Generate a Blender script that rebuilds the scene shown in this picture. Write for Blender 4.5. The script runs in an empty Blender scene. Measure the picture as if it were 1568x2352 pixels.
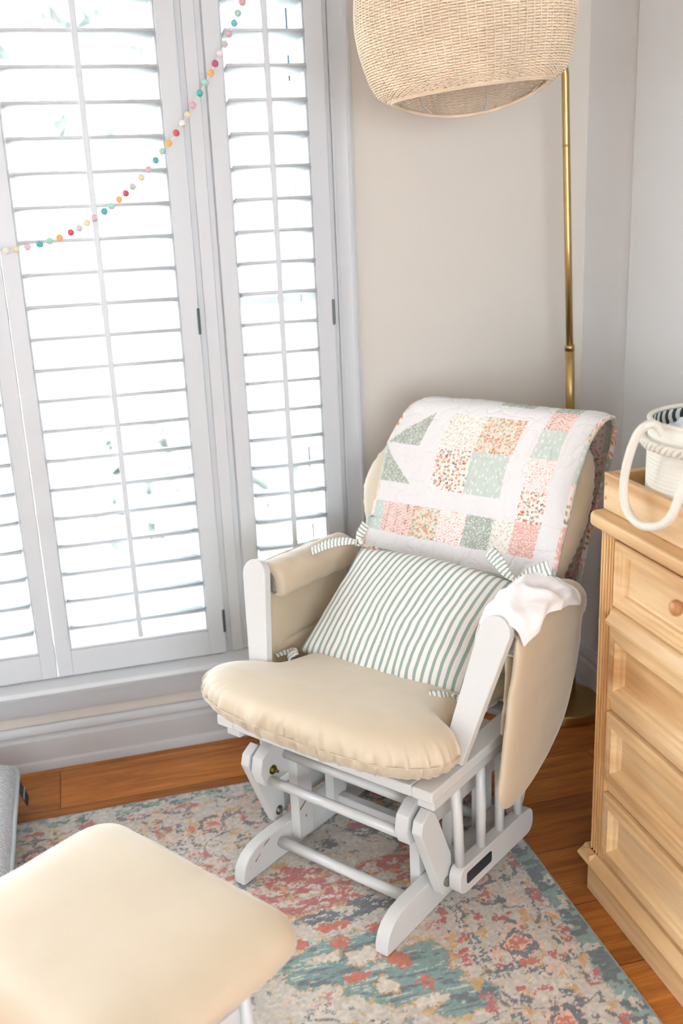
import bpy, math, random
import numpy as np
from mathutils import Vector, Matrix, noise
random.seed(7)
S = bpy.context.scene
COL = S.collection
PI = math.pi

# ------------------------------------------------------------------ camera
cam_d = bpy.data.cameras.new('camera')
cam = bpy.data.objects.new('camera', cam_d); COL.objects.link(cam)
AX = [(0.96347481, -0.11607677, 0.24133477), (-0.26447219, -0.27082198, 0.92558626), (-0.0420803, -0.95560538, -0.29162924)]
m4 = Matrix.Identity(4)
for i in range(3):
    m4[i][0] = AX[i][0]; m4[i][1] = -AX[i][1]; m4[i][2] = -AX[i][2]
m4[2][3] = 1.6
cam.matrix_world = m4
cam_d.sensor_fit = 'HORIZONTAL'; cam_d.sensor_width = 24.0
cam_d.lens = 2287.0 / 1568 * 24.0
cam_d.clip_start = 0.05
cam_d.dof.use_dof = True; cam_d.dof.focus_distance = 2.35; cam_d.dof.aperture_fstop = 2.0
S.camera = cam

# ------------------------------------------------------------------ world and light
w = bpy.data.worlds.new('sky'); S.world = w; w.use_nodes = True
bg = w.node_tree.nodes['Background']
bg.inputs[0].default_value = (0.86, 0.935, 1.0, 1); bg.inputs[1].default_value = 14.0
# other daylight enters through unseen wall openings, added and sized to light the room
S.view_settings.view_transform = 'Standard'; S.view_settings.look = 'None'
S.view_settings.exposure = 0.11; S.view_settings.gamma = 1.0
S.view_settings.use_curve_mapping = False

# ------------------------------------------------------------------ helpers
def lin(c):
    out = []
    for v in c:
        v = v / 255.0
        out.append(v / 12.92 if v <= 0.04045 else ((v + 0.055) / 1.055) ** 2.4)
    return tuple(out)

def newmat(name, col, rough=0.6, metal=0.0):
    m = bpy.data.materials.new(name); m.use_nodes = True
    b = m.node_tree.nodes['Principled BSDF']
    b.inputs['Base Color'].default_value = (*lin(col), 1)
    b.inputs['Roughness'].default_value = rough; b.inputs['Metallic'].default_value = metal
    return m, m.node_tree.nodes, m.node_tree.links, b

def nd(N, t, **kw):
    n = N.new(t)
    for k, v in kw.items():
        if isinstance(k, str) and hasattr(n, k): setattr(n, k, v)
    return n

def add_bump(N, L, b, vec, scale, strength, dist=0.002, detail=3, rough=0.6, kind='noise'):
    if kind == 'noise':
        t = nd(N, 'ShaderNodeTexNoise'); t.inputs['Scale'].default_value = scale
        t.inputs['Detail'].default_value = detail; t.inputs['Roughness'].default_value = rough
        out = t.outputs['Fac']
    elif kind == 'voronoi':
        t = nd(N, 'ShaderNodeTexVoronoi'); t.inputs['Scale'].default_value = scale
        out = t.outputs['Distance']
    if vec is not None: L.new(vec, t.inputs['Vector'])
    bp = nd(N, 'ShaderNodeBump'); bp.inputs['Strength'].default_value = strength; bp.inputs['Distance'].default_value = dist
    L.new(out, bp.inputs['Height'])
    if b.inputs['Normal'].is_linked:
        L.new(b.inputs['Normal'].links[0].from_socket, bp.inputs['Normal'])
    L.new(bp.outputs[0], b.inputs['Normal'])
    return t

def simple(name, col, rough=0.6, metal=0.0, bump=None, var=0.0, vscale=5.0):
    m, N, L, b = newmat(name, col, rough, metal)
    tc = nd(N, 'ShaderNodeTexCoord')
    if bump: add_bump(N, L, b, tc.outputs['Object'], *bump)
    if var:
        t = nd(N, 'ShaderNodeTexNoise'); t.inputs['Scale'].default_value = vscale; t.inputs['Detail'].default_value = 3
        L.new(tc.outputs['Object'], t.inputs['Vector'])
        r = nd(N, 'ShaderNodeValToRGB')
        c = lin(col)
        r.color_ramp.elements[0].color = (*[x * (1 - var) for x in c], 1); r.color_ramp.elements[0].position = 0.3
        r.color_ramp.elements[1].color = (*[min(1, x * (1 + var)) for x in c], 1); r.color_ramp.elements[1].position = 0.7
        L.new(t.outputs['Fac'], r.inputs[0]); L.new(r.outputs[0], b.inputs['Base Color'])
    return m

def wood(name, dark, mid, light, stretch, rough=0.45, scale=1.0, knots=True):
    """grain streaks drawn along the axis whose stretch value is smallest"""
    m, N, L, b = newmat(name, mid, rough)
    tc = nd(N, 'ShaderNodeTexCoord'); mp = nd(N, 'ShaderNodeMapping'); mp.inputs['Scale'].default_value = stretch
    L.new(tc.outputs['Object'], mp.inputs[0])
    n1 = nd(N, 'ShaderNodeTexNoise'); n1.inputs['Scale'].default_value = 1.3 * scale; n1.inputs['Detail'].default_value = 4
    n1.inputs['Distortion'].default_value = 0.9
    L.new(mp.outputs[0], n1.inputs[0])
    r = nd(N, 'ShaderNodeValToRGB'); e = r.color_ramp.elements
    e[0].position = 0.30; e[0].color = (*lin(dark), 1); e[1].position = 0.72; e[1].color = (*lin(light), 1)
    k = e.new(0.47); k.color = (*lin(mid), 1)
    L.new(n1.outputs['Fac'], r.inputs[0])
    n2 = nd(N, 'ShaderNodeTexNoise'); n2.inputs['Scale'].default_value = 9 * scale; n2.inputs['Detail'].default_value = 5
    L.new(mp.outputs[0], n2.inputs[0])
    r2 = nd(N, 'ShaderNodeValToRGB'); r2.color_ramp.elements[0].position = 0.3; r2.color_ramp.elements[0].color = (0.80, 0.76, 0.72, 1)
    r2.color_ramp.elements[1].position = 0.65; r2.color_ramp.elements[1].color = (1, 1, 1, 1)
    L.new(n2.outputs['Fac'], r2.inputs[0])
    mx = nd(N, 'ShaderNodeMixRGB'); mx.blend_type = 'MULTIPLY'; mx.inputs[0].default_value = 0.8
    L.new(r.outputs[0], mx.inputs[1]); L.new(r2.outputs[0], mx.inputs[2])
    L.new(mx.outputs[0], b.inputs['Base Color'])
    bp = nd(N, 'ShaderNodeBump'); bp.inputs['Strength'].default_value = 0.12; bp.inputs['Distance'].default_value = 0.001
    L.new(n2.outputs['Fac'], bp.inputs['Height']); L.new(bp.outputs[0], b.inputs['Normal'])
    return m

def meshobj(name, verts, faces, mat, parent=None, smooth=False, bevel=0.0, seg=2, subsurf=0, uv=None, ang=35):
    me = bpy.data.meshes.new(name)
    me.from_pydata([tuple(v) for v in verts], [], faces)
    me.update()
    if uv is not None:
        ul = me.uv_layers.new(name='UVMap')
        idx = np.empty(len(me.loops), dtype=np.int32); me.loops.foreach_get('vertex_index', idx)
        ul.data.foreach_set('uv', np.asarray(uv, dtype=np.float32)[idx].ravel())
    o = bpy.data.objects.new(name, me); COL.objects.link(o)
    if mat is not None: me.materials.append(mat)
    if parent is not None: o.parent = parent
    if smooth or bevel:
        me.polygons.foreach_set('use_smooth', [True] * len(me.polygons))
    if bevel:
        md = o.modifiers.new('bevel', 'BEVEL'); md.width = bevel; md.segments = seg; md.limit_method = 'ANGLE'
        md.angle_limit = math.radians(ang); md.harden_normals = True
    if subsurf:
        md = o.modifiers.new('sub', 'SUBSURF'); md.levels = subsurf; md.render_levels = subsurf
    return o

class MB:
    def __init__(s): s.v = []; s.f = []
    def add(s, vs, fs):
        k = len(s.v); s.v += [tuple(v) for v in vs]; s.f += [tuple(i + k for i in f) for f in fs]; return s
    def box(s, x0, x1, y0, y1, z0, z1):
        vs = [(x, y, z) for z in (z0, z1) for y in (y0, y1) for x in (x0, x1)]
        return s.add(vs, [(0, 2, 3, 1), (4, 5, 7, 6), (0, 1, 5, 4), (2, 6, 7, 3), (0, 4, 6, 2), (1, 3, 7, 5)])
    def prism(s, poly, fn, a, b):
        """poly: 2-D outline; fn(p, q, t) -> 3-D point; extruded t from a to b"""
        n = len(poly)
        vs = [fn(p, q, a) for p, q in poly] + [fn(p, q, b) for p, q in poly]
        fs = [tuple(range(n))[::-1], tuple(range(n, 2 * n))] + [(i, (i + 1) % n, n + (i + 1) % n, n + i) for i in range(n)]
        ar = sum(poly[i][0] * poly[(i + 1) % n][1] - poly[(i + 1) % n][0] * poly[i][1] for i in range(n))
        e1 = Vector(fn(1, 0, 0)) - Vector(fn(0, 0, 0)); e2 = Vector(fn(0, 1, 0)) - Vector(fn(0, 0, 0)); e3 = Vector(fn(0, 0, 1)) - Vector(fn(0, 0, 0))
        sgn = e1.cross(e2).dot(e3) * ar * (b - a)
        if sgn < 0: fs = [f[::-1] for f in fs]
        return s.add(vs, fs)
    def tube(s, pts, rad, n=12, squash=None, cap=True):
        pts = [Vector(p) for p in pts]
        if not isinstance(rad, (list, tuple)): rad = [rad] * len(pts)
        k = len(s.v); vs = []; fs = []
        t = (pts[1] - pts[0]).normalized()
        up = Vector((0, 0, 1)) if abs(t.z) < 0.9 else Vector((1, 0, 0))
        a = t.cross(up).normalized(); b = a.cross(t).normalized()
        for i, p in enumerate(pts):
            if i == 0: tt = (pts[1] - pts[0])
            elif i == len(pts) - 1: tt = pts[-1] - pts[-2]
            else: tt = pts[i + 1] - pts[i - 1]
            tt.normalize()
            a = (a - tt * a.dot(tt)).normalized(); b = tt.cross(a).normalized()
            for j in range(n):
                th = 2 * PI * j / n
                vs.append(p + a * (rad[i] * math.cos(th)) + b * (rad[i] * math.sin(th) * (squash or 1)))
        for i in range(len(pts) - 1):
            for j in range(n):
                fs.append((i * n + j, i * n + (j + 1) % n, (i + 1) * n + (j + 1) % n, (i + 1) * n + j))
        if cap:
            fs.append(tuple(range(n))[::-1]); fs.append(tuple((len(pts) - 1) * n + j for j in range(n)))
        return s.add(vs, fs)
    def lathe(s, prof, center=(0, 0, 0), n=48, close=False):
        k = len(prof); vs = []; fs = []
        for j in range(n):
            th = 2 * PI * j / n
            for r, z in prof: vs.append((center[0] + r * math.cos(th), center[1] + r * math.sin(th), center[2] + z))
        for j in range(n):
            for i in range(k - 1):
                a = j * k + i; b = ((j + 1) % n) * k + i
                fs.append((a, b, b + 1, a + 1))
        return s.add(vs, fs)
    def build(s, name, mat, parent=None, **kw): return meshobj(name, s.v, s.f, mat, parent, **kw)

def empty(name, loc, rz=0.0):
    o = bpy.data.objects.new(name, None); COL.objects.link(o); o.location = loc; o.rotation_euler = (0, 0, rz)
    o.empty_display_size = 0.1
    return o
def tag(o, label, cat, group=None):
    o['label'] = label; o['category'] = cat
    if group: o['group'] = group
    return o
def struct(o): o['kind'] = 'structure'; return o
def fbm(p, sc, oct=3):
    return noise.fractal(Vector(p) * sc, 1.0, 2.0, oct)

def rounded(poly, r, n=5):
    out = []; m = len(poly)
    for i in range(m):
        p0, p1, p2 = Vector(poly[i - 1]), Vector(poly[i]), Vector(poly[(i + 1) % m])
        rr = r[i] if isinstance(r, (list, tuple)) else r
        if rr <= 0: out.append(tuple(p1)); continue
        a = (p0 - p1); b = (p2 - p1); d = min(rr, a.length * 0.49, b.length * 0.49)
        A = p1 + a.normalized() * d; B = p1 + b.normalized() * d
        for k in range(n + 1):
            t = k / n
            out.append(tuple(A * (1 - t) ** 2 + p1 * 2 * t * (1 - t) + B * t * t))
    return out

def smooth_closed(pts, n=8):
    """Catmull-Rom through closed 2-D outline"""
    out = []; m = len(pts)
    for i in range(m):
        p0, p1, p2, p3 = [np.array(pts[(i + k) % m], float) for k in (-1, 0, 1, 2)]
        for k in range(n):
            t = k / n
            out.append(tuple(0.5 * ((2 * p1) + (-p0 + p2) * t + (2 * p0 - 5 * p1 + 4 * p2 - p3) * t * t + (-p0 + 3 * p1 - 3 * p2 + p3) * t ** 3)))
    return out

def cushion(name, outline, centre, fn, thick, mat, parent, edge=5.0, wr=0.0, gather=0.0, tfun=None, rings=26):
    """puffed cushion: rings of the outline scaled towards the centre; fn(p, q, n) maps to 3-D"""
    m = len(outline); cx, cy = centre; vs = []; fs = []
    sc = [1 - (1 - math.cos(PI / 2 * k / rings)) for k in range(rings)]    # 1 -> 0, dense at edge
    sc = [math.cos(PI / 2 * (k / rings)) for k in range(rings)]
    levels = []
    for side in (1, -1):
        for k in range(rings):
            if side == -1 and k == 0: continue
            levels.append((side, sc[k]))
    arc = [0.0]
    for i in range(m):
        a = outline[i]; b = outline[(i + 1) % m]; arc.append(arc[-1] + math.hypot(a[0] - b[0], a[1] - b[1]))
    for side, s_ in levels:
        h = (1 - s_ ** edge) ** (1 / 2.1) * thick / 2 * side
        for i, (px, py) in enumerate(outline):
            x = cx + (px - cx) * s_; y = cy + (py - cy) * s_
            hh = h * (tfun(x, y) if tfun else 1.0)
            rim = s_ ** (26 if side > 0 else 5)
            g = 0.0
            if gather:
                n1 = noise.noise(Vector((arc[i] * 38, 0.3 * s_ * side, 3.1))); n2 = noise.noise(Vector((arc[i] * 75, 0.5 * s_ * side, 8.3)))
                g = gather * rim * ((1 - min(1, abs(n1) * 3.2)) ** 2 * 0.75 + (1 - min(1, abs(n2) * 3.5)) ** 2 * 0.5 - 0.3)
                k2 = 1 + g / max(0.05, math.hypot(px - cx, py - cy))
                x = cx + (px - cx) * s_ * k2; y = cy + (py - cy) * s_ * k2
            if wr: hh += wr * fbm((x, y, side * 3), 7, 3)
            vs.append(fn(x, y, hh))
    nl = len(levels)
    idx = lambda l, i: l * m + i % m
    top = [0] + list(range(1, rings)); bot = [0] + list(range(rings, 2 * rings - 1))
    for seq, flip in ((top, False), (bot, True)):
        for a, b in zip(seq[:-1], seq[1:]):
            for i in range(m):
                f = (idx(a, i), idx(a, i + 1), idx(b, i + 1), idx(b, i)); fs.append(f[::-1] if flip else f)
        c = len(vs); vs.append(fn(cx, cy, (thick / 2 * (tfun(cx, cy) if tfun else 1)) * (-1 if flip else 1)))
        l = seq[-1]
        for i in range(m):
            f = (idx(l, i), idx(l, i + 1), c); fs.append(f[::-1] if flip else f)
    return meshobj(name, vs, fs, mat, parent, smooth=True)

# numpy noise used for woven and printed patterns -------------------------------------------------
def _h(ix, iy, seed):
    n = (ix.astype(np.int64) * 374761393 + iy.astype(np.int64) * 668265263 + seed * 1274126177) & 0xffffffff
    n = ((n ^ (n >> 13)) * 1274126177) & 0xffffffff
    n = (n ^ (n >> 16)) & 0xffffffff
    return n / 4294967295.0
def vnoise(x, y, seed=0):
    ix = np.floor(x); iy = np.floor(y); fx = x - ix; fy = y - iy
    fx = fx * fx * (3 - 2 * fx); fy = fy * fy * (3 - 2 * fy)
    a = _h(ix, iy, seed); b = _h(ix + 1, iy, seed); c = _h(ix, iy + 1, seed); d = _h(ix + 1, iy + 1, seed)
    return (a * (1 - fx) + b * fx) * (1 - fy) + (c * (1 - fx) + d * fx) * fy
def fnoise(x, y, seed=0, o=3):
    r = 0; a = 1; t = 0
    for k in range(o):
        r = r + a * vnoise(x * 2 ** k, y * 2 ** k, seed + k * 17); t += a; a *= 0.55
    return r / t
def worley(x, y, cell, seed, jit=0.8):
    gx = x / cell; gy = y / cell; ix = np.floor(gx); iy = np.floor(gy)
    best = np.full(x.shape, 9.0); bx = np.zeros(x.shape); by = np.zeros(x.shape); bid = np.zeros(x.shape); bid2 = np.zeros(x.shape)
    for dx in (-1, 0, 1):
        for dy in (-1, 0, 1):
            cx = ix + dx; cy = iy + dy
            px = cx + 0.5 + (_h(cx, cy, seed) - 0.5) * jit; py = cy + 0.5 + (_h(cx, cy, seed + 5) - 0.5) * jit
            ddx = gx - px; ddy = gy - py; d = np.hypot(ddx, ddy); m = d < best
            best = np.where(m, d, best); bx = np.where(m, ddx, bx); by = np.where(m, ddy, by)
            bid = np.where(m, _h(cx, cy, seed + 9), bid); bid2 = np.where(m, _h(cx, cy, seed + 13), bid2)
    return best, bx, by, bid, bid2

def grid_object(name, P, colour, mat, parent=None, uv=None, thick=0.0):
    """P: (ny, nx, 3) points; colour: (ny, nx, 3) sRGB 0-255 pigment; makes a vertex-coloured sheet"""
    ny, nx, _ = P.shape
    me = bpy.data.meshes.new(name)
    nv = ny * nx; me.vertices.add(nv); me.vertices.foreach_set('co', P.reshape(-1).astype(np.float32))
    i = np.arange(ny - 1)[:, None] * nx + np.arange(nx - 1)[None, :]
    quads = np.stack([i, i + 1, i + nx + 1, i + nx], -1).reshape(-1, 4)
    nf = len(quads)
    me.loops.add(nf * 4); me.polygons.add(nf)
    me.loops.foreach_set('vertex_index', quads.reshape(-1).astype(np.int32))
    me.polygons.foreach_set('loop_start', np.arange(0, nf * 4, 4, dtype=np.int32))
    me.polygons.foreach_set('loop_total', np.full(nf, 4, dtype=np.int32))
    me.polygons.foreach_set('use_smooth', np.ones(nf, dtype=bool))
    me.update(); me.validate()
    if colour is not None:
        c = colour.reshape(-1, 3) / 255.0
        l = np.where(c <= 0.04045, c / 12.92, ((c + 0.055) / 1.055) ** 2.4)
        at = me.color_attributes.new('dye', 'FLOAT_COLOR', 'POINT')
        at.data.foreach_set('color', np.concatenate([l, np.ones((nv, 1))], 1).astype(np.float32).reshape(-1))
    if uv is not None:
        ul = me.uv_layers.new(name='UVMap')
        ul.data.foreach_set('uv', uv.reshape(-1, 2)[quads.reshape(-1)].astype(np.float32).reshape(-1))
    me.materials.append(mat)
    o = bpy.data.objects.new(name, me); COL.objects.link(o)
    if parent: o.parent = parent
    if thick:
        md = o.modifiers.new('solid', 'SOLIDIFY'); md.thickness = thick; md.offset = -1
    return o

def dyed(name, rough=0.9, bump=None, sheen=0.0):
    m, N, L, b = newmat(name, (200, 200, 200), rough)
    a = nd(N, 'ShaderNodeAttribute'); a.attribute_name = 'dye'; L.new(a.outputs['Color'], b.inputs['Base Color'])
    tc = nd(N, 'ShaderNodeTexCoord')
    if bump:
        for bb in bump: add_bump(N, L, b, tc.outputs['Object'], *bb)
    if sheen: b.inputs['Sheen Weight'].default_value = sheen
    return m
# ------------------------------------------------------------------ materials
M = {}
M['wall'] = simple('wall_paint', (220, 213, 204), 0.85, bump=(180, 0.05, 0.001))
M['wall_r'] = simple('wall_paint_side', (226, 226, 226), 0.85, bump=(180, 0.05, 0.001))
M['ceil'] = simple('ceiling_paint', (240, 238, 234), 0.9, bump=(150, 0.05, 0.001))
M['trim'] = simple('trim_paint', (206, 208, 211), 0.38, bump=(25, 0.03, 0.001))
M['white'] = simple('white_painted_wood', (214, 213, 211), 0.32, bump=(30, 0.05, 0.001))
M['louver'] = simple('shutter_paint', (208, 211, 216), 0.4)
M['hinge'] = simple('hinge_metal', (92, 108, 108), 0.4, 0.9)
M['steel'] = simple('zinc_bolt', (150, 150, 140), 0.35, 1.0)
M['brassbolt'] = simple('yellow_zinc_nut', (140, 130, 80), 0.35, 1.0)
M['brass'] = simple('brushed_brass', (190, 162, 108), 0.32, 1.0, bump=(400, 0.05, 0.0005))
M['dark'] = simple('navy_label', (28, 34, 46), 0.35)
M['chip'] = simple('bare_wood_chip', (120, 62, 40), 0.8)
M['micro'] = simple('cream_microfibre', (210, 192, 165), 0.5, bump=(600, 0.12, 0.0006), var=0.035, vscale=6)
b_ = M['micro'].node_tree.nodes['Principled BSDF']; b_.inputs['Specular IOR Level'].default_value = 0.8; b_.inputs['Sheen Weight'].default_value = 0.8; b_.inputs['Sheen Roughness'].default_value = 0.35
M['pine'] = wood('pine_fronts', (190, 132, 74), (226, 187, 136), (240, 210, 166), (3.2, 0.55, 6.5), 0.42, 1.0)
M['pinev'] = wood('pine_uprights', (196, 138, 76), (226, 180, 122), (240, 204, 152), (7, 7, 0.6), 0.42, 1.0)
M['knob'] = simple('turned_wood_knob', (186, 128, 84), 0.4)
M['rope'] = simple('cotton_rope', (226, 220, 208), 0.9, bump=(220, 0.6, 0.003))
M['muslin'] = simple('white_muslin', (246, 244, 245), 0.95, bump=(900, 0.25, 0.0008))
M['rattan'] = simple('natural_rattan', (238, 217, 190), 0.6, bump=(350, 0.25, 0.0008), var=0.10, vscale=14)
b_ = M['rattan'].node_tree.nodes['Principled BSDF']; b_.inputs['Subsurface Weight'].default_value = 0.0
M['wire'] = simple('white_wire', (235, 230, 222), 0.4)
M['plastic'] = simple('bulb_glass', (240, 238, 230), 0.2)

def floor_mat():
    m, N, L, b = newmat('oak_planks', (165, 105, 55), 0.38)
    tc = nd(N, 'ShaderNodeTexCoord')
    mp = nd(N, 'ShaderNodeMapping'); mp.inputs['Location'].default_value = (0.185 , -1.999 + 0.207 * 20, 0)
    L.new(tc.outputs['Object'], mp.inputs[0])
    br = nd(N, 'ShaderNodeTexBrick'); br.offset = 0.37; br.offset_frequency = 2
    br.inputs['Scale'].default_value = 1.0; br.inputs['Brick Width'].default_value = 1.55; br.inputs['Row Height'].default_value = 0.207
    br.inputs['Mortar Size'].default_value = 0.0011; br.inputs['Mortar Smooth'].default_value = 0.1; br.inputs['Bias'].default_value = 0
    br.inputs['Color1'].default_value = (0, 0, 0, 1); br.inputs['Color2'].default_value = (1, 1, 1, 1); br.inputs['Mortar'].default_value = (0.5, 0.5, 0.5, 1)
    L.new(mp.outputs[0], br.inputs[0])
    # grain runs along the planks, shifted per plank
    m2 = nd(N, 'ShaderNodeMapping'); m2.inputs['Scale'].default_value = (1.2, 11, 1)
    ad = nd(N, 'ShaderNodeVectorMath'); ad.operation = 'ADD'
    sc = nd(N, 'ShaderNodeVectorMath'); sc.operation = 'SCALE'; sc.inputs['Scale'].default_value = 13.0
    L.new(br.outputs['Color'], sc.inputs[0]); L.new(tc.outputs['Object'], ad.inputs[0]); L.new(sc.outputs[0], ad.inputs[1])
    L.new(ad.outputs[0], m2.inputs[0])
    n1 = nd(N, 'ShaderNodeTexNoise'); n1.inputs['Scale'].default_value = 2.0; n1.inputs['Detail'].default_value = 6; n1.inputs['Distortion'].default_value = 1.2
    n1.inputs['Roughness'].default_value = 0.65
    L.new(m2.outputs[0], n1.inputs[0])
    r = nd(N, 'ShaderNodeValToRGB'); e = r.color_ramp.elements
    e[0].position = 0.25; e[0].color = (*lin((142, 80, 34)), 1); e[1].position = 0.75; e[1].color = (*lin((226, 152, 78)), 1)
    k = e.new(0.5); k.color = (*lin((192, 120, 56)), 1)
    L.new(n1.outputs['Fac'], r.inputs[0])
    tint = nd(N, 'ShaderNodeValToRGB'); tint.color_ramp.elements[0].color = (0.72, 0.68, 0.64, 1); tint.color_ramp.elements[1].color = (1.25, 1.2, 1.1, 1)
    L.new(br.outputs['Color'], tint.inputs[0])
    mx = nd(N, 'ShaderNodeMixRGB'); mx.blend_type = 'MULTIPLY'; mx.inputs[0].default_value = 1.0
    L.new(r.outputs[0], mx.inputs[1]); L.new(tint.outputs[0], mx.inputs[2])
    # fine pores
    m3 = nd(N, 'ShaderNodeMapping'); m3.inputs['Scale'].default_value = (6, 120, 1); L.new(ad.outputs[0], m3.inputs[0])
    n2 = nd(N, 'ShaderNodeTexNoise'); n2.inputs['Scale'].default_value = 2.0; n2.inputs['Detail'].default_value = 3; L.new(m3.outputs[0], n2.inputs[0])
    r2 = nd(N, 'ShaderNodeValToRGB'); r2.color_ramp.elements[0].position = 0.35; r2.color_ramp.elements[0].color = (0.78, 0.74, 0.7, 1); r2.color_ramp.elements[1].position = 0.55
    L.new(n2.outputs['Fac'], r2.inputs[0])
    mx2 = nd(N, 'ShaderNodeMixRGB'); mx2.blend_type = 'MULTIPLY'; mx2.inputs[0].default_value = 0.8
    L.new(mx.outputs[0], mx2.inputs[1]); L.new(r2.outputs[0], mx2.inputs[2])
    mx3 = nd(N, 'ShaderNodeMixRGB'); mx3.blend_type = 'MIX'; mx3.inputs[2].default_value = (*lin((52, 30, 18)), 1)
    L.new(br.outputs['Fac'], mx3.inputs[0]); L.new(mx2.outputs[0], mx3.inputs[1]); L.new(mx3.outputs[0], b.inputs['Base Color'])
    bp = nd(N, 'ShaderNodeBump'); bp.inputs['Strength'].default_value = 0.15; bp.inputs['Distance'].default_value = 0.001
    L.new(n2.outputs['Fac'], bp.inputs['Height']); L.new(bp.outputs[0], b.inputs['Normal'])
    return m
M['floor'] = floor_mat()

def ticking():
    """woven sage ticking stripe, one stripe per unit of UV x"""
    m, N, L, b = newmat('sage_ticking', (240, 236, 228), 0.9)
    tc = nd(N, 'ShaderNodeTexCoord'); sx = nd(N, 'ShaderNodeSeparateXYZ'); L.new(tc.outputs['UV'], sx.inputs[0])
    fr = nd(N, 'ShaderNodeMath'); fr.operation = 'FRACT'; L.new(sx.outputs[0], fr.inputs[0])
    n = nd(N, 'ShaderNodeTexNoise'); n.inputs['Scale'].default_value = 700; n.inputs['Detail'].default_value = 2; L.new(tc.outputs['Object'], n.inputs[0])
    wob = nd(N, 'ShaderNodeMath'); wob.operation = 'MULTIPLY_ADD'; wob.inputs[1].default_value = 0.10; L.new(n.outputs['Fac'], wob.inputs[0]); L.new(fr.outputs[0], wob.inputs[2])
    r = nd(N, 'ShaderNodeValToRGB'); r.color_ramp.interpolation = 'LINEAR'; e = r.color_ramp.elements
    cr = (*lin((241, 236, 230)), 1); sg = (*lin((156, 174, 167)), 1)
    e[0].position = 0.30; e[0].color = cr; e[1].position = 0.34; e[1].color = sg
    k = e.new(0.70); k.color = sg; k = e.new(0.74); k.color = cr
    L.new(wob.outputs[0], r.inputs[0])
    v = nd(N, 'ShaderNodeTexNoise'); v.inputs['Scale'].default_value = 900; L.new(tc.outputs['Object'], v.inputs[0])
    r2 = nd(N, 'ShaderNodeValToRGB'); r2.color_ramp.elements[0].position = 0.35; r2.color_ramp.elements[0].color = (0.82, 0.84, 0.83, 1); r2.color_ramp.elements[1].position = 0.6
    L.new(v.outputs['Fac'], r2.inputs[0])
    mx = nd(N, 'ShaderNodeMixRGB'); mx.blend_type = 'MULTIPLY'; mx.inputs[0].default_value = 0.7; L.new(r.outputs[0], mx.inputs[1]); L.new(r2.outputs[0], mx.inputs[2])
    L.new(mx.outputs[0], b.inputs['Base Color'])
    add_bump(N, L, b, tc.outputs['Object'], 900, 0.15, 0.0005)
    return m
M['tick'] = ticking()

def knit():
    m, N, L, b = newmat('grey_knit', (192, 198, 202), 0.95)
    tc = nd(N, 'ShaderNodeTexCoord')
    wv = nd(N, 'ShaderNodeTexWave'); wv.wave_type = 'BANDS'; wv.bands_direction = 'Y'; wv.inputs['Scale'].default_value = 28; wv.inputs['Distortion'].default_value = 3.0; wv.inputs['Detail Scale'].default_value = 6
    wx = nd(N, 'ShaderNodeTexVoronoi'); wx.inputs['Scale'].default_value = 95
    L.new(tc.outputs['Object'], wv.inputs[0]); L.new(tc.outputs['Object'], wx.inputs['Vector'])
    ad = nd(N, 'ShaderNodeMath'); ad.operation = 'SUBTRACT'; L.new(wv.outputs['Fac'], ad.inputs[0]); L.new(wx.outputs['Distance'], ad.inputs[1])
    bp = nd(N, 'ShaderNodeBump'); bp.inputs['Strength'].default_value = 0.7; bp.inputs['Distance'].default_value = 0.004; L.new(ad.outputs[0], bp.inputs['Height']); L.new(bp.outputs[0], b.inputs['Normal'])
    r = nd(N, 'ShaderNodeValToRGB'); r.color_ramp.elements[0].position = 0.0; r.color_ramp.elements[0].color = (*lin((196, 201, 205)), 1)
    r.color_ramp.elements[1].position = 0.7; r.color_ramp.elements[1].color = (*lin((236, 238, 240)), 1)
    L.new(ad.outputs[0], r.inputs[0]); L.new(r.outputs[0], b.inputs['Base Color'])
    return m
M['knit'] = knit()
M['piping'] = simple('grey_piping', (186, 196, 200), 0.8)

# ------------------------------------------------------------------ room shell
WY, RX, FZ = 2.875, 1.5625, -0.008
struct(MB().box(-3.25, 1.75, -3.2, 3.1, FZ - 0.1, FZ).build('floor', M['floor']))
struct(MB().box(-3.25, 1.75, -3.2, 3.1, 2.62, 2.72).build('ceiling', M['ceil']))
# window wall: shutter opening, plus an unseen one further left added for light
OX0, OX1, OZ0, OZ1 = -0.74, 0.765, 0.292, 2.42
wb = MB()
wb.box(-3.25, -1.75, WY, 3.05, FZ, 2.62).box(-0.92, OX0, WY, 3.05, FZ, 2.62).box(-1.75, -0.92, WY, 3.05, FZ, 0.2).box(-1.75, -0.92, WY, 3.05, 2.3, 2.62); wb.box(OX1, 1.75, WY, 3.05, FZ, 2.62)
wb.box(OX0, OX1, WY, 3.05, FZ, OZ0 - 0.03); wb.box(OX0, OX1, WY, 3.05, OZ1, 2.62)
struct(wb.build('wall_back', M['wall']))
struct(MB().box(RX, 1.75, -3.2, WY, FZ, 2.62).build('wall_right', M['wall_r']))
def holed(name, along, a0, a1, h, mat):
    # wall slab with one unseen opening, sized for the light it admits, h = (p0, p1, z0, z1)
    mb = MB()
    for p0, p1, z0, z1 in ((a0, h[0], FZ, 2.62), (h[1], a1, FZ, 2.62), (h[0], h[1], FZ, h[2]), (h[0], h[1], h[3], 2.62)):
        if along == 'y': mb.box(-3.25, -3.1, p0, p1, z0, z1)
        else: mb.box(p0, p1, -3.2, -3.0, z0, z1)
    return struct(mb.build(name, mat))
holed('wall_left', 'y', -3.2, WY, (0.2, 0.6, 1.2, 1.7), M['wall_r'])
holed('wall_front', 'x', -3.1, RX, (-1.5, 1.0, 0.8, 2.2), M['wall_r'])
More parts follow.
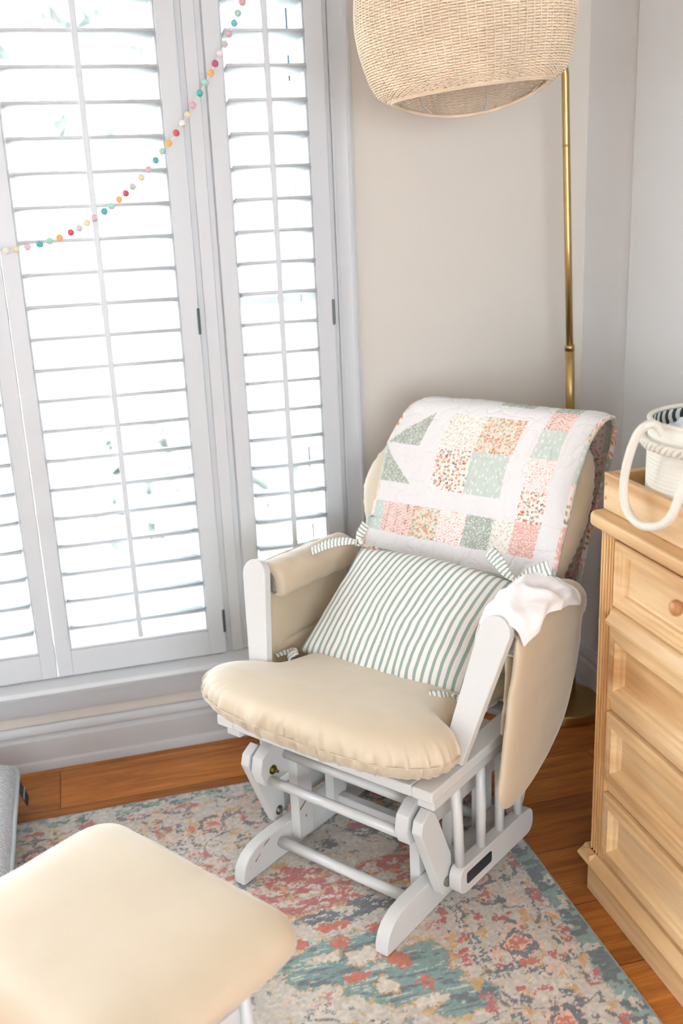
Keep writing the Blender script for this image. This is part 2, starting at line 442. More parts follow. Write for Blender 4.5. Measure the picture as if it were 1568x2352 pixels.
# raised panelling on the right wall: everything nearer than y = 2.61 stands proud
tp = MB().prism([(-2.99, 0), (2.615, 0), (2.585, 0.016), (-2.99, 0.016)], lambda p, q, t: (RX - q, p, t), 0.15, 2.619)
struct(tp.build('trim_1', M['wall_r']))
# baseboards
def board_profile(h, d): return [(0, 0), (d + 0.010, 0), (d + 0.010, 0.012), (d + 0.006, 0.026), (d, 0.030), (d, h - 0.046), (d - 0.007, h - 0.040), (d - 0.007, h - 0.032), (d - 0.002, h - 0.026), (d - 0.003, h - 0.010), (d - 0.009, h), (0, h)]
bb = MB().prism(board_profile(0.145, 0.018), lambda q, z, t: (t, WY - q, FZ + z), -3.1, RX)
struct(bb.build('baseboard_back', M['trim'], bevel=0.0015))
bb = MB().prism(board_profile(0.158, 0.022), lambda q, z, t: (RX - q, t, FZ + z), -3.0, WY)
struct(bb.build('baseboard_right', M['trim'], bevel=0.0015))
# casing, mullion, head, stool and apron
cs = MB()
casp = [(0, 0), (0.060, 0), (0.060, 0.020), (0.050, 0.024), (0.044, 0.018), (0.012, 0.014), (0.004, 0.018), (0, 0.016)]
cs.prism(casp, lambda p, q, t: (OX1 + p, WY - q, t), 0.29, 2.48)
cs.prism([(-p, q) for p, q in casp], lambda p, q, t: (OX0 + p, WY - q, t), 0.29, 2.48)
cs.prism(casp, lambda p, q, t: (t, WY - q, OZ1 + p), OX0 - 0.06, OX1 + 0.06)
struct(cs.build('trim_2', M['trim'], bevel=0.0015))
mu = MB().box(0.356, 0.424, WY - 0.014, 3.04, 0.292, 2.42).box(0.372, 0.408, WY - 0.020, WY - 0.013, 0.292, 2.42)
mu.box(0.749, 0.765, WY - 0.010, 3.04, 0.292, 2.42).box(-0.74, -0.664, WY - 0.010, 3.04, 0.292, 2.42)
struct(mu.build('trim_3', M['trim'], bevel=0.002))
st = MB().prism([(0, 0), (0.07, 0), (0.083, 0.006), (0.088, 0.018), (0.083, 0.030), (0.07, 0.036), (-0.17, 0.036), (-0.17, 0)], lambda p, q, t: (t, WY - p, 0.255 + q), OX0 - 0.09, 0.862)
st.prism([(0, 0), (0.016, 0), (0.02, 0.006), (0.024, 0.06), (0.038, 0.072), (0.038, 0.082), (0, 0.082)], lambda p, q, t: (t, WY - p, 0.174 + q), OX0 - 0.06, 0.828)
struct(st.build('trim_4', M['trim'], bevel=0.002))

# ------------------------------------------------------------------ glazing behind the shutters
def glass():
    m = bpy.data.materials.new('window_glass'); m.use_nodes = True; N = m.node_tree.nodes; L = m.node_tree.links
    N.remove(N['Principled BSDF']); out = N['Material Output']
    t = nd(N, 'ShaderNodeBsdfTransparent'); t.inputs[0].default_value = (0.97, 0.985, 0.98, 1)
    g = nd(N, 'ShaderNodeBsdfGlossy'); g.inputs['Roughness'].default_value = 0.02
    mx = nd(N, 'ShaderNodeMixShader'); mx.inputs[0].default_value = 0.05
    L.new(t.outputs[0], mx.inputs[1]); L.new(g.outputs[0], mx.inputs[2]); L.new(mx.outputs[0], out.inputs[0])
    return m
M['glass'] = glass()
def window(n, x0, x1):
    f = MB(); y0, y1 = 2.975, 3.02
    f.box(x0, x0 + 0.03, y0, y1, 0.292, 2.42).box(x1 - 0.03, x1, y0, y1, 0.292, 2.42)
    f.box(x0 + 0.03, x1 - 0.03, y0, y1, 0.292, 0.35).box(x0 + 0.03, x1 - 0.03, y0, y1, 2.37, 2.42)
    f.box(x0 + 0.03, x1 - 0.03, y0 + 0.002, y1 - 0.002, 1.335, 1.375)
    o = struct(f.build('window_%d' % n, M['trim'], bevel=0.002))
    MB().box(x0 + 0.025, x1 - 0.025, 2.996, 3.0, 0.34, 2.38).build('pane', M['glass'], o)
    return o
window(1, -0.664, 0.356)
w2 = window(2, 0.424, 0.749)
cd = MB()
cd.tube([(0.668, 2.93, 2.4), (0.669, 2.93, 2.0), (0.670, 2.93, 1.2), (0.671, 2.93, 0.5)], 0.0012, 6)
for z in (2.10, 1.98, 0.87, 0.62): cd.tube([(0.669, 2.93, z - 0.035), (0.669, 2.93, z + 0.03)], 0.0032, 6)
cd.build('cord', simple('cord_grey', (86, 104, 112), 0.6), w2)

# ------------------------------------------------------------------ plantation shutters
def shutter(x0, x1, sl, sr, rod, hinges, label):
    root = tag(empty('plantation_shutter', ((x0 + x1) / 2, 2.86, 0.296)), label, 'window shutter', 'white louvred shutters')
    ox, oy, oz = root.location
    f = MB(); ya, yb = -0.018, 0.014
    a, b = x0 - ox, x1 - ox; top = 2.41 - oz; g = 0.0012
    f.box(a + g, a + sl, ya, yb, 0, top); f.box(b - sr, b - g, ya, yb, 0, top)
    f.box(a + sl, b - sr, ya, yb, 0, 0.078); f.box(a + sl, b - sr, ya, yb, top - 0.09, top)
    f.box(a + sl, b - sr, ya + 0.006, yb - 0.006, 0.078, 0.086)
    for xx, s in ((a + sl, 1), (b - sr, -1)):
        f.box(min(xx, xx + s * 0.005), max(xx, xx + s * 0.005), ya + 0.006, yb - 0.006, 0.086, top - 0.09)
    f.build('shutter_frame', M['trim'], root, bevel=0.0018)
    prof = [(0.0445 * math.cos(t), 0.0056 * math.sin(t)) for t in [2 * PI * k / 16 for k in range(24)]]
    prof = [(math.copysign(abs(p / 0.0445) ** 0.8, p) * 0.0445, math.copysign(abs(q / 0.0056) ** 0.38, q) * 0.0056) for p, q in prof]
    first = None
    tilt = math.radians(-9.0); k = 0
    z = 0.446
    while z < 2.30:
        if first is None:
            lb = MB().prism(prof, lambda p, q, t: (t, p * math.cos(tilt) - q * math.sin(tilt), p * math.sin(tilt) + q * math.cos(tilt)), a + sl + 0.0065, b - sr - 0.0065)
            first = lb.build('louver', M['louver'], root, smooth=False); o = first
            o.data.polygons.foreach_set('use_smooth', [len(p.vertices) == 4 for p in o.data.polygons])
        else:
            o = first.copy(); COL.objects.link(o); o.parent = root
        o.location = (0, -0.002, z - oz); z += 0.0844
    if rod:
        r = MB().box(rod - ox - 0.0075, rod - ox + 0.0075, -0.060, -0.049, 0.404 - oz, 2.28 - oz)
        r.build('tilt_rod', M['louver'], root, bevel=0.002)
    for hx, hz in hinges:
        h = MB()
        h.tube([(hx - ox, ya - 0.002, hz - 0.036 - oz), (hx - ox, ya - 0.002, hz + 0.036 - oz)], 0.0038, 10)
        for kk in (-0.018, 0, 0.018): h.tube([(hx - ox, ya - 0.002, hz + kk - 0.001 - oz), (hx - ox, ya - 0.002, hz + kk + 0.001 - oz)], 0.0044, 10)
        h.build('hinge', M['hinge'], root)
    return root
shutter(-0.662, -0.154, 0.045, 0.045, -0.40, [], 'leftmost white louvred shutter, mostly out of frame at the left edge')
shutter(-0.154, 0.354, 0.045, 0.052, 0.097, [(0.352, 1.313), (0.352, 0.402), (0.352, 2.2)], 'wide white louvred shutter in the middle, crossed by the string of felt balls')
shutter(0.424, 0.749, 0.046, 0.052, 0.582, [(0.744, 1.313), (0.744, 0.402), (0.744, 2.2)], 'narrow white louvred shutter on the right, next to the beige wall')

# ------------------------------------------------------------------ outside: deck, railing, hedge, trees, neighbour's house
M['deck'] = simple('white_deck', (226, 224, 218), 0.8)  # plain off-white boards, one even colour
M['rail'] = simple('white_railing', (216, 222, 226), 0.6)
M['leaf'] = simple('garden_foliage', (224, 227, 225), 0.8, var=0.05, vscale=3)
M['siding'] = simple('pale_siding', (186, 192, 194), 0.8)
struct(MB().box(-7, 9, 3.3, 4.75, -0.3, -0.12).build('deck', M['deck']))
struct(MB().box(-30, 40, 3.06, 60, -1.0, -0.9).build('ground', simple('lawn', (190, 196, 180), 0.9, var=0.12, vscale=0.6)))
rl = tag(empty('deck_railing', (0, 4.6, -0.12)), 'white deck railing with posts seen through the shutters, outside', 'railing')
for x in (-4.6, -3.0, -1.4, 0.2, 1.8, 3.4, 5.0):
    MB().box(x - 0.04, x + 0.04, -0.04, 0.04, 0, 1.06).box(x - 0.055, x + 0.055, -0.055, 0.055, 1.06, 1.09).build('rail_post', M['rail'], rl)
MB().box(-4.6, 5.0, -0.03, 0.03, 0.93, 0.98).build('hand_rail', M['rail'], rl)
MB().box(-4.6, 5.0, -0.02, 0.02, 0.12, 0.16).build('bottom_rail', M['rail'], rl)
def foliage(name, c, r, n, label, cat, seed, group=None, trunk=True):
    rnd = random.Random(seed); root = tag(empty(name, (c[0], c[1], -0.9)), label, cat, group)
    mb = MB()
    for i in range(n):
        while True:
            p = Vector((rnd.uniform(-1, 1), rnd.uniform(-1, 1), rnd.uniform(-1, 1)))
            if p.length < 1: break
        q = Vector((p.x * r[0], p.y * r[1], p.z * r[2] + c[2] + 0.9)); s_ = rnd.uniform(0.10, 0.26) * r[0] * 0.5
        a = Vector((rnd.gauss(0, 1), rnd.gauss(0, 1), rnd.gauss(0, 1))).normalized(); b = a.orthogonal().normalized(); cc = a.cross(b)
        vs = [q + b * s_ * math.cos(t) * 0.6 + cc * s_ * math.sin(t) + a * s_ * 0.15 * math.cos(2 * t) for t in [k * PI / 3 for k in range(6)]]
        mb.add(vs, [(0, 1, 2, 3, 4, 5)])
    mb.build('leaves', M['leaf'], root)
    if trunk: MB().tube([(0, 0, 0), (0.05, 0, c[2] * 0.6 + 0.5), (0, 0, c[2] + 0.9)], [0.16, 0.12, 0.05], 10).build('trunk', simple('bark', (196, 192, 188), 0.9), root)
foliage('garden_tree', (0.2, 11.0, 3.6), (2.2, 1.6, 1.9), 1500, 'tree with a broad crown outside, seen through the wide middle shutter', 'tree', 1)
foliage('garden_tree', (4.6, 12.5, 3.0), (1.8, 1.5, 1.7), 1200, 'tree outside, seen through the narrow right-hand shutter', 'tree', 2)
foliage('garden_tree', (-4.6, 12.0, 3.3), (2.0, 1.5, 1.9), 900, 'tree at the far left outside, behind the leftmost shutter', 'tree', 3)
foliage('garden_shrub', (0.6, 6.6, -0.1), (1.3, 0.5, 0.55), 900, 'low shrub beyond the deck railing, under the wide shutter view', 'shrub', 4, trunk=False)
foliage('garden_shrub', (-2.4, 6.8, -0.15), (1.3, 0.5, 0.5), 700, 'low shrub beyond the deck railing at the left', 'shrub', 5, trunk=False)
hs = tag(empty('neighbouring_house', (3.0, 19, -0.9)), 'pale neighbouring house far beyond the trees', 'house')
MB().box(-6, 6, 0, 6, 0, 4.6).build('house_wall', M['siding'], hs)
MB().prism([(-6.5, 4.6), (6.5, 4.6), (0, 7.4)], lambda p, q, t: (p, t, q), -0.4, 6.4).build('roof', simple('roof_shingles', (176, 178, 180), 0.8), hs)
for x in (-4, -1.5, 1.5, 4):
    MB().box(x - 0.5, x + 0.5, -0.05, 0.02, 1.4, 3.0).build('window', simple('dark_pane', (130, 140, 148), 0.4), hs)
# ------------------------------------------------------------------ rug
def rug():
    x0, x1, y0, y1 = -0.75, 0.995, 0.75, 2.575
    st = 0.0032
    nx = int((x1 - x0) / st) + 1; ny = int((y1 - y0) / st) + 1
    X, Y = np.meshgrid(np.linspace(x0, x1, nx), np.linspace(y0, y1, ny))
    # warped coordinates give the worn, hand-knotted outline of each motif
    wx = X + (fnoise(X * 55, Y * 55, 3, 2) - 0.5) * 0.020 + (vnoise(X * 190, Y * 190, 33) - 0.5) * 0.011; wy = Y + (fnoise(X * 55, Y * 55, 31, 2) - 0.5) * 0.020 + (vnoise(X * 190, Y * 190, 34) - 0.5) * 0.011
    C = np.zeros(X.shape + (3,)); C[:] = (208, 198, 185)
    C += ((fnoise(X * 6, Y * 6, 4, 3) - 0.5) * 22)[..., None]
    TEAL, SLATE, RED, RUST, GOLD, BLUSH, CREAM = (112, 150, 146), (88, 94, 102), (188, 84, 76), (204, 98, 62), (206, 160, 88), (232, 186, 164), (224, 212, 194)
    wear = 0.72 * fnoise(X * 38, Y * 80, 5, 3) + 0.28 * vnoise(X * 210, Y * 260, 35); wear2 = fnoise(X * 120, Y * 120, 6, 2); streak = fnoise(X * 14, Y * 110, 8, 3)
    def put(mask, col, a=1.0):
        nonlocal C
        m = np.clip(mask, 0, 1)[..., None] * a
        C = C * (1 - m) + np.array(col, float) * m
    sm = lambda v, a, b: np.clip((v - a) / (b - a), 0, 1)
    def blob(cx, cy, rx, ry, col, rag=0.7, keep=0.42, a=1.0, rot=0.0, ring=None):
        c, s = math.cos(rot), math.sin(rot); dx = wx - cx; dy = wy - cy
        u = (dx * c + dy * s) / rx; v = (-dx * s + dy * c) / ry
        r = np.hypot(u, v) + (fnoise(X * 42 + cx * 9, Y * 42, 11, 2) - 0.5) * rag
        m = (r < 1) if ring is None else ((r < 1) & (r > ring))
        put(m * sm(wear, keep - 0.05, keep + 0.03), col, a)
    D = np.minimum(x1 - X, y1 - Y); Dw = np.minimum(x1 - wx, y1 - wy)
    AL = np.where(x1 - X < y1 - Y, Y, X)           # running coordinate along the border
    # scattered florets of the ground
    for cell, R, col, seed, lim in ((0.052, 0.20, GOLD, 21, 0.5), (0.07, 0.22, SLATE, 22, 0.55), (0.085, 0.22, RED, 23, 0.6), (0.06, 0.24, BLUSH, 24, 0.5), (0.043, 0.16, SLATE, 25, 0.5), (0.034, 0.17, GOLD, 27, 0.55)):
        d, bx, by, h1, h2 = worley(wx, wy, cell, seed)
        th = np.arctan2(by, bx); rr = R * (0.75 + 0.35 * np.cos(4 * th + h2 * 6))
        put((d < rr) & (h1 > lim) & (wear > 0.40), col, 0.95)
    # scrolling stems
    f1 = fnoise(X * 7, Y * 7, 41, 2); f2 = fnoise(X * 9 + 5, Y * 9, 42, 2)
    put((np.abs(f1 - 0.5) < 0.013) & (wear > 0.44), SLATE, 0.85); put((np.abs(f2 - 0.52) < 0.012) & (wear > 0.43), GOLD, 0.9)
    # inner field beyond the border
    F = Dw - 0.335 + 0.03 * np.sin(AL * 42) * (np.sin(AL * 13) > 0)
    put(sm(F, 0, 0.01) * (streak > 0.40) * 0.4, CREAM)
    # teal lobes crossing the field, streaked along the pile rows
    for cx, cy, rx, ry in ((0.600, 1.735, 0.050, 0.050), (0.55, 1.665, 0.10, 0.048), (0.53, 1.72, 0.12, 0.032), (0.42, 1.755, 0.13, 0.042), (0.36, 1.805, 0.12, 0.028), (0.45, 1.835, 0.10, 0.026), (0.64, 1.60, 0.075, 0.045), (0.50, 1.69, 0.10, 0.03)):
        blob(cx, cy, rx + 0.008, ry + 0.007, GOLD, 0.7, 0.49, 0.9)
    for cx, cy, rx, ry in ((0.600, 1.735, 0.050, 0.050), (0.55, 1.665, 0.10, 0.048), (0.53, 1.72, 0.12, 0.032), (0.42, 1.755, 0.13, 0.042), (0.36, 1.805, 0.12, 0.028), (0.45, 1.835, 0.10, 0.026), (0.64, 1.60, 0.075, 0.045), (0.50, 1.69, 0.10, 0.03)):
        blob(cx, cy, rx, ry, TEAL, 0.5, 0.30); 
        dx = (wx - cx) / rx; dy = (wy - cy) / ry
        put((np.hypot(dx, dy) < 0.95) * (streak > 0.60), SLATE, 0.85); put((np.hypot(dx, dy) < 0.9) * (streak < 0.33), CREAM, 0.8)
    # teal lobe by the far left foot and the mirrored ones towards the near left
    for cx, cy, rx, ry in ((0.165, 2.13, 0.05, 0.035), (0.10, 1.75, 0.1, 0.04), (-0.1, 1.7, 0.12, 0.05), (0.2, 1.5, 0.1, 0.05)):
        blob(cx, cy, rx, ry, TEAL, 0.6, 0.35)
    # red palmettes under the chair
    for cx, cy, rx, ry, k in ((0.385, 2.10, 0.075, 0.050, 0.47), (0.43, 2.03, 0.095, 0.045, 0.50), (0.47, 1.995, 0.075, 0.030, 0.47), (0.36, 1.985, 0.07, 0.03, 0.50), (0.60, 2.075, 0.085, 0.028, 0.46), (0.66, 2.02, 0.05, 0.022, 0.48), (0.19, 2.16, 0.05, 0.03, 0.50), (0.14, 2.20, 0.07, 0.02, 0.52), (0.31, 2.04, 0.05, 0.03, 0.5), (0.40, 1.985, 0.09, 0.02, 0.46)):
        blob(cx, cy, rx + 0.01, ry + 0.01, GOLD, 0.8, 0.52); blob(cx, cy, rx, ry, RED, 0.8, k)
    for cx, cy, rx, ry in ((0.515, 1.955, 0.045, 0.022), (0.60, 1.935, 0.05, 0.020), (0.405, 1.935, 0.055, 0.018), (0.50, 1.925, 0.07, 0.016), (0.62, 1.955, 0.04, 0.02), (0.72, 2.17, 0.05, 0.03), (0.60, 2.24, 0.05, 0.03), (0.66, 2.33, 0.06, 0.02), (0.50, 2.2, 0.04, 0.02), (0.22, 2.10, 0.05, 0.018), (0.65, 1.60, 0.06, 0.016)):
        blob(cx, cy, rx, ry, SLATE, 0.8, 0.44)
    for cx, cy, rx, ry in ((0.442, 1.723, 0.030, 0.016), (0.434, 1.835, 0.022, 0.022), (0.545, 1.745, 0.026, 0.026), (0.575, 1.665, 0.016, 0.024), (0.525, 1.860, 0.026, 0.018), (0.335, 1.862, 0.028, 0.016), (0.425, 1.895, 0.035, 0.012), (0.520, 1.775, 0.022, 0.020), (0.45, 1.90, 0.03, 0.012)):
        blob(cx, cy, rx, ry, RUST, 0.6, 0.34)
    for cx, cy, rx, ry in ((0.471, 1.780, 0.032, 0.024), (0.493, 1.681, 0.026, 0.022), (0.575, 1.612, 0.036, 0.016), (0.39, 1.80, 0.03, 0.016)):
        blob(cx, cy, rx + 0.005, ry + 0.005, GOLD, 0.8, 0.48); blob(cx, cy, rx, ry, CREAM, 0.5, 0.2)
    # main border rosettes and sprays
    k = 0
    for base in np.arange(0.80, 2.5, 0.235):
        for cx, cy, rot in ((0.812, base - 0.028, 0), (base - 1.52, 2.395, PI / 2)):
            if cx < x0 - 0.1 or cx > 0.9: continue
            blob(cx, cy, 0.045, 0.048, BLUSH, 0.4, 0.2); blob(cx, cy, 0.040, 0.043, SLATE, 0.4, 0.36, ring=0.62)
            blob(cx, cy, 0.018, 0.018, RUST, 0.8, 0.42)
            for dx, dy, col, rx, ry in ((0.0, 0.09, RED, 0.026, 0.009), (0.012, 0.145, SLATE, 0.034, 0.010), (-0.06, 0.055, GOLD, 0.012, 0.02), (0.055, 0.07, GOLD, 0.010, 0.022), (-0.055, 0.17, SLATE, 0.026, 0.009), (0.0, 0.175, RUST, 0.018, 0.010), (-0.05, 0.11, RED, 0.016, 0.011), (0.05, 0.14, BLUSH, 0.02, 0.012)):
                ax, ay = (cx + dx, cy + dy) if rot == 0 else (cx + dy, cy + dx)
                a_, b_2 = (rx, ry) if rot == 0 else (ry, rx)
                blob(ax, ay, a_, b_2, col, 0.9, 0.40)
    # guard stripes (dark dashes) and their flowers
    for off, wd in ((0.086, 0.0045), (0.268, 0.005), (0.285, 0.003)):
        put((np.abs(Dw - off - 0.006 * np.sin(AL * 60)) < wd) & (fnoise(AL * 60, D * 0, 71, 2) > 0.47), SLATE, 0.9)
    for s_ in np.arange(0.7, 2.6, 0.142):
        for off, col in ((0.072, RED), (0.315, RED)):
            for e_ in (0, 0.028):
                blob(x1 - off + e_ * 0.3, s_ + e_, 0.012, 0.013, col, 0.9, 0.36); blob(s_ - 1.4 + e_, y1 - off, 0.013, 0.012, col, 0.9, 0.44)
        blob(x1 - 0.072, s_ + 0.07, 0.012, 0.016, GOLD, 0.8, 0.36); blob(s_ - 1.33, y1 - 0.072, 0.016, 0.012, GOLD, 0.8, 0.44)
        blob(x1 - 0.318, s_ + 0.075, 0.012, 0.017, GOLD, 0.8, 0.36)
    # outer band
    put(Dw < 0.055, TEAL, 0.9)
    bn = fnoise(X * 26 + 3, Y * 60, 81, 3)
    put((Dw < 0.052) & (bn > 0.50), (70, 88, 92), 0.9); put((Dw < 0.054) & (fnoise(X * 40, Y * 40, 83, 3) < 0.40), CREAM, 0.85)
    far = sm(x1 - X, 0.25, 0.5) * (y1 - Y < 0.062)
    put(far * (wear < 0.52), (210, 206, 198), 0.85)                          # pale over much of the far band
    put(D < 0.0065, (96, 132, 130))
    C = C * 0.95 + 0.05 * np.array((220, 212, 202), float)
    C *= (0.84 + 0.26 * wear2 * (0.6 + 0.4 * vnoise(X * 260, Y * 260, 36)))[..., None]
    Z = 0.0 - 0.0022 * (1 - wear2) - 0.0015 * fnoise(X * 400, Y * 400, 9, 1)
    edge = np.minimum.reduce([X - x0, x1 - X, Y - y0, y1 - Y]); Z = Z - np.clip(1 - edge / 0.004, 0, 1) * 0.0055
    P = np.stack([X, Y, Z], -1)
    m = dyed('rug_pile', 0.8, bump=[(420, 0.5, 0.002)], sheen=1.0)
    o = grid_object('area_rug', P, np.clip(C, 0, 255), m)
    return tag(o, 'worn oriental-style rug in cream, teal, red and gold lying under the glider', 'rug')
rug()

# ------------------------------------------------------------------ glider chair (local x = to its right as seen, y = towards its back)
CH = tag(empty('glider_chair', (0.3776, 1.942, 0.0), math.atan2(-0.796, 0.605)), 'white wooden glider chair with cream cushions, standing on the rug beneath the rattan lamp', 'chair')
W = M['white']
U = lambda p, q, t: (t, p, q)                       # profile in (back, up), extruded across
runner = [(0, 0), (0, 0.026), (0.008, 0.048), (0.026, 0.068), (0.055, 0.081), (0.095, 0.086), (0.54, 0.086), (0.575, 0.076), (0.592, 0.05), (0.592, 0)]
for s in (-1, 1):
    MB().prism(runner, U, s * 0.199, s * 0.233).build('base_runner', W, CH, bevel=0.004)
    for b0 in (0.187, 0.331, 0.475):
        MB().box(min(s * 0.170, s * 0.1985), max(s * 0.170, s * 0.1985), b0, b0 + 0.056, 0.036, 0.325).build('base_post', W, CH, bevel=0.002)
    arm = [(0.100, 0.232), (0.087, 0.268), (0.096, 0.305), (0.128, 0.326), (0.60, 0.326), (0.632, 0.306), (0.640, 0.272), (0.622, 0.240), (0.60, 0.228), (0.14, 0.226)]
    MB().prism(arm, U, s * 0.199, s * 0.233).build('base_arm', W, CH, bevel=0.003)
    for front in (0, 1):
        o = (lambda p: p) if front == 0 else (lambda p: 0.735 - p)
        sw = [(0.090, 0.275), (0.098, 0.302), (0.130, 0.320), (0.152, 0.300), (0.214, 0.160), (0.216, 0.100), (0.199, 0.067), (0.178, 0.066), (0.162, 0.100)]
        sw = [(o(p), q) for p, q in sw]
        MB().prism(sw, U, s * 0.243, s * 0.270).build('swing_arm', W, CH, bevel=0.003)
        c1, c2 = (o(0.130), 0.264), (o(0.190), 0.098)
        b1 = MB().tube([(s * 0.1985, c1[0], c1[1]), (s * 0.196, c1[0], c1[1])], 0.0125, 20).tube([(s * 0.196, c1[0], c1[1]), (s * 0.190, c1[0], c1[1])], 0.008, 6).tube([(s * 0.190, c1[0], c1[1]), (s * 0.180, c1[0], c1[1])], 0.0038, 12)
        b1.tube([(s * 0.232, c1[0], c1[1]), (s * 0.244, c1[0], c1[1])], 0.012, 16)
        b1.build('bolt', M['brassbolt'], CH)
        b2 = MB().tube([(s * 0.2435, c2[0], c2[1]), (s * 0.241, c2[0], c2[1])], 0.013, 20).tube([(s * 0.241, c2[0], c2[1]), (s * 0.235, c2[0], c2[1])], 0.0085, 6)
        b2.tube([(s * 0.269, c2[0], c2[1]), (s * 0.2765, c2[0], c2[1])], 0.012, 16)
        b2.build('bolt', M['steel'], CH)
    tilt = -0.055
    R_ = lambda p, q: (p, q + (p - 0.37) * tilt)
    rail = rounded([(0.190, 0.055), (0.190, 0.128), (0.552, 0.128), (0.552, 0.055)], [0.035, 0.03, 0.035, 0.035], 6)
    rail = [R_(p, q) for p, q in rail]
    lr = MB().prism(rail, U, s * 0.276, s * 0.308).build('lower_rail', W, CH, bevel=0.003)
    pl = rounded([(0.219, 0.080), (0.219, 0.110), (0.334, 0.110), (0.334, 0.080)], 0.007, 4)
    MB().prism([R_(p, q - 0.001) for p, q in pl], U, s * 0.3075, s * 0.3092).build('label_plate', M['dark'], lr)
    for q, b0 in enumerate((0.216, 0.312, 0.402, 0.495)):
        zt = R_(b0, 0.122)[1]; lean = -0.018 if q == 0 else 0
        MB().tube([(s * 0.292, b0 + (0 if q else 0.0), zt), (s * 0.292, b0 + lean * 0.5, 0.25), (s * 0.290, b0 + lean, 0.36)], [0.0115, 0.0125, 0.0115], 14).build('spindle', W, CH, smooth=True)
    MB().box(min(s * 0.262, s * 0.306), max(s * 0.262, s * 0.306), 0.088, 0.56, 0.352, 0.384).build('seat_rail', W, CH, bevel=0.003)
# stretchers
for b0, z, r in ((0.142, 0.048, 0.0135), (0.182, 0.284, 0.0125), (0.120, 0.238, 0.0125), (0.46, 0.284, 0.0125), (0.52, 0.048, 0.0135)):
    MB().tube([(-0.2, b0, z), (0.2, b0, z)], r, 16).build('stretcher', W, CH, smooth=True)
MB().box(-0.170, 0.170, 0.345, 0.372, 0.052, 0.085).build('stretcher', W, CH, bevel=0.003)
# deck
dk = MB()
for s in (-1, 1): dk.box(min(s * 0.262, s * 0.316), max(s * 0.262, s * 0.316), 0.066, 0.60, 0.3845, 0.412)
dk.box(-0.262, 0.262, 0.066, 0.11, 0.3845, 0.412).box(-0.262, 0.262, 0.56, 0.60, 0.3845, 0.412)
for k in range(4): dk.box(-0.262, 0.262, 0.17 + k * 0.1, 0.22 + k * 0.1, 0.390, 0.406)
dk.build('seat_deck', W, CH, bevel=0.004)
# worn spots in the paint
def chip(u, pts): MB().add([(u, p, q) for p, q in pts], [tuple(range(len(pts)))]).build('paint_chip', M['chip'], CH)
chip(-0.1985, [(0.045, 0.043), (0.062, 0.056), (0.066, 0.062), (0.056, 0.054), (0.044, 0.047)])
chip(-0.1985, [(0.073, 0.068), (0.10, 0.079), (0.102, 0.082), (0.085, 0.077)])
chip(-0.1985, [(0.023, 0.036), (0.027, 0.037), (0.026, 0.039)])
chip(-0.1695, [(0.190, 0.122), (0.205, 0.130), (0.230, 0.147), (0.226, 0.149), (0.203, 0.134), (0.190, 0.127)])
chip(-0.1695, [(0.211, 0.097), (0.215, 0.101), (0.216, 0.094), (0.213, 0.090)])
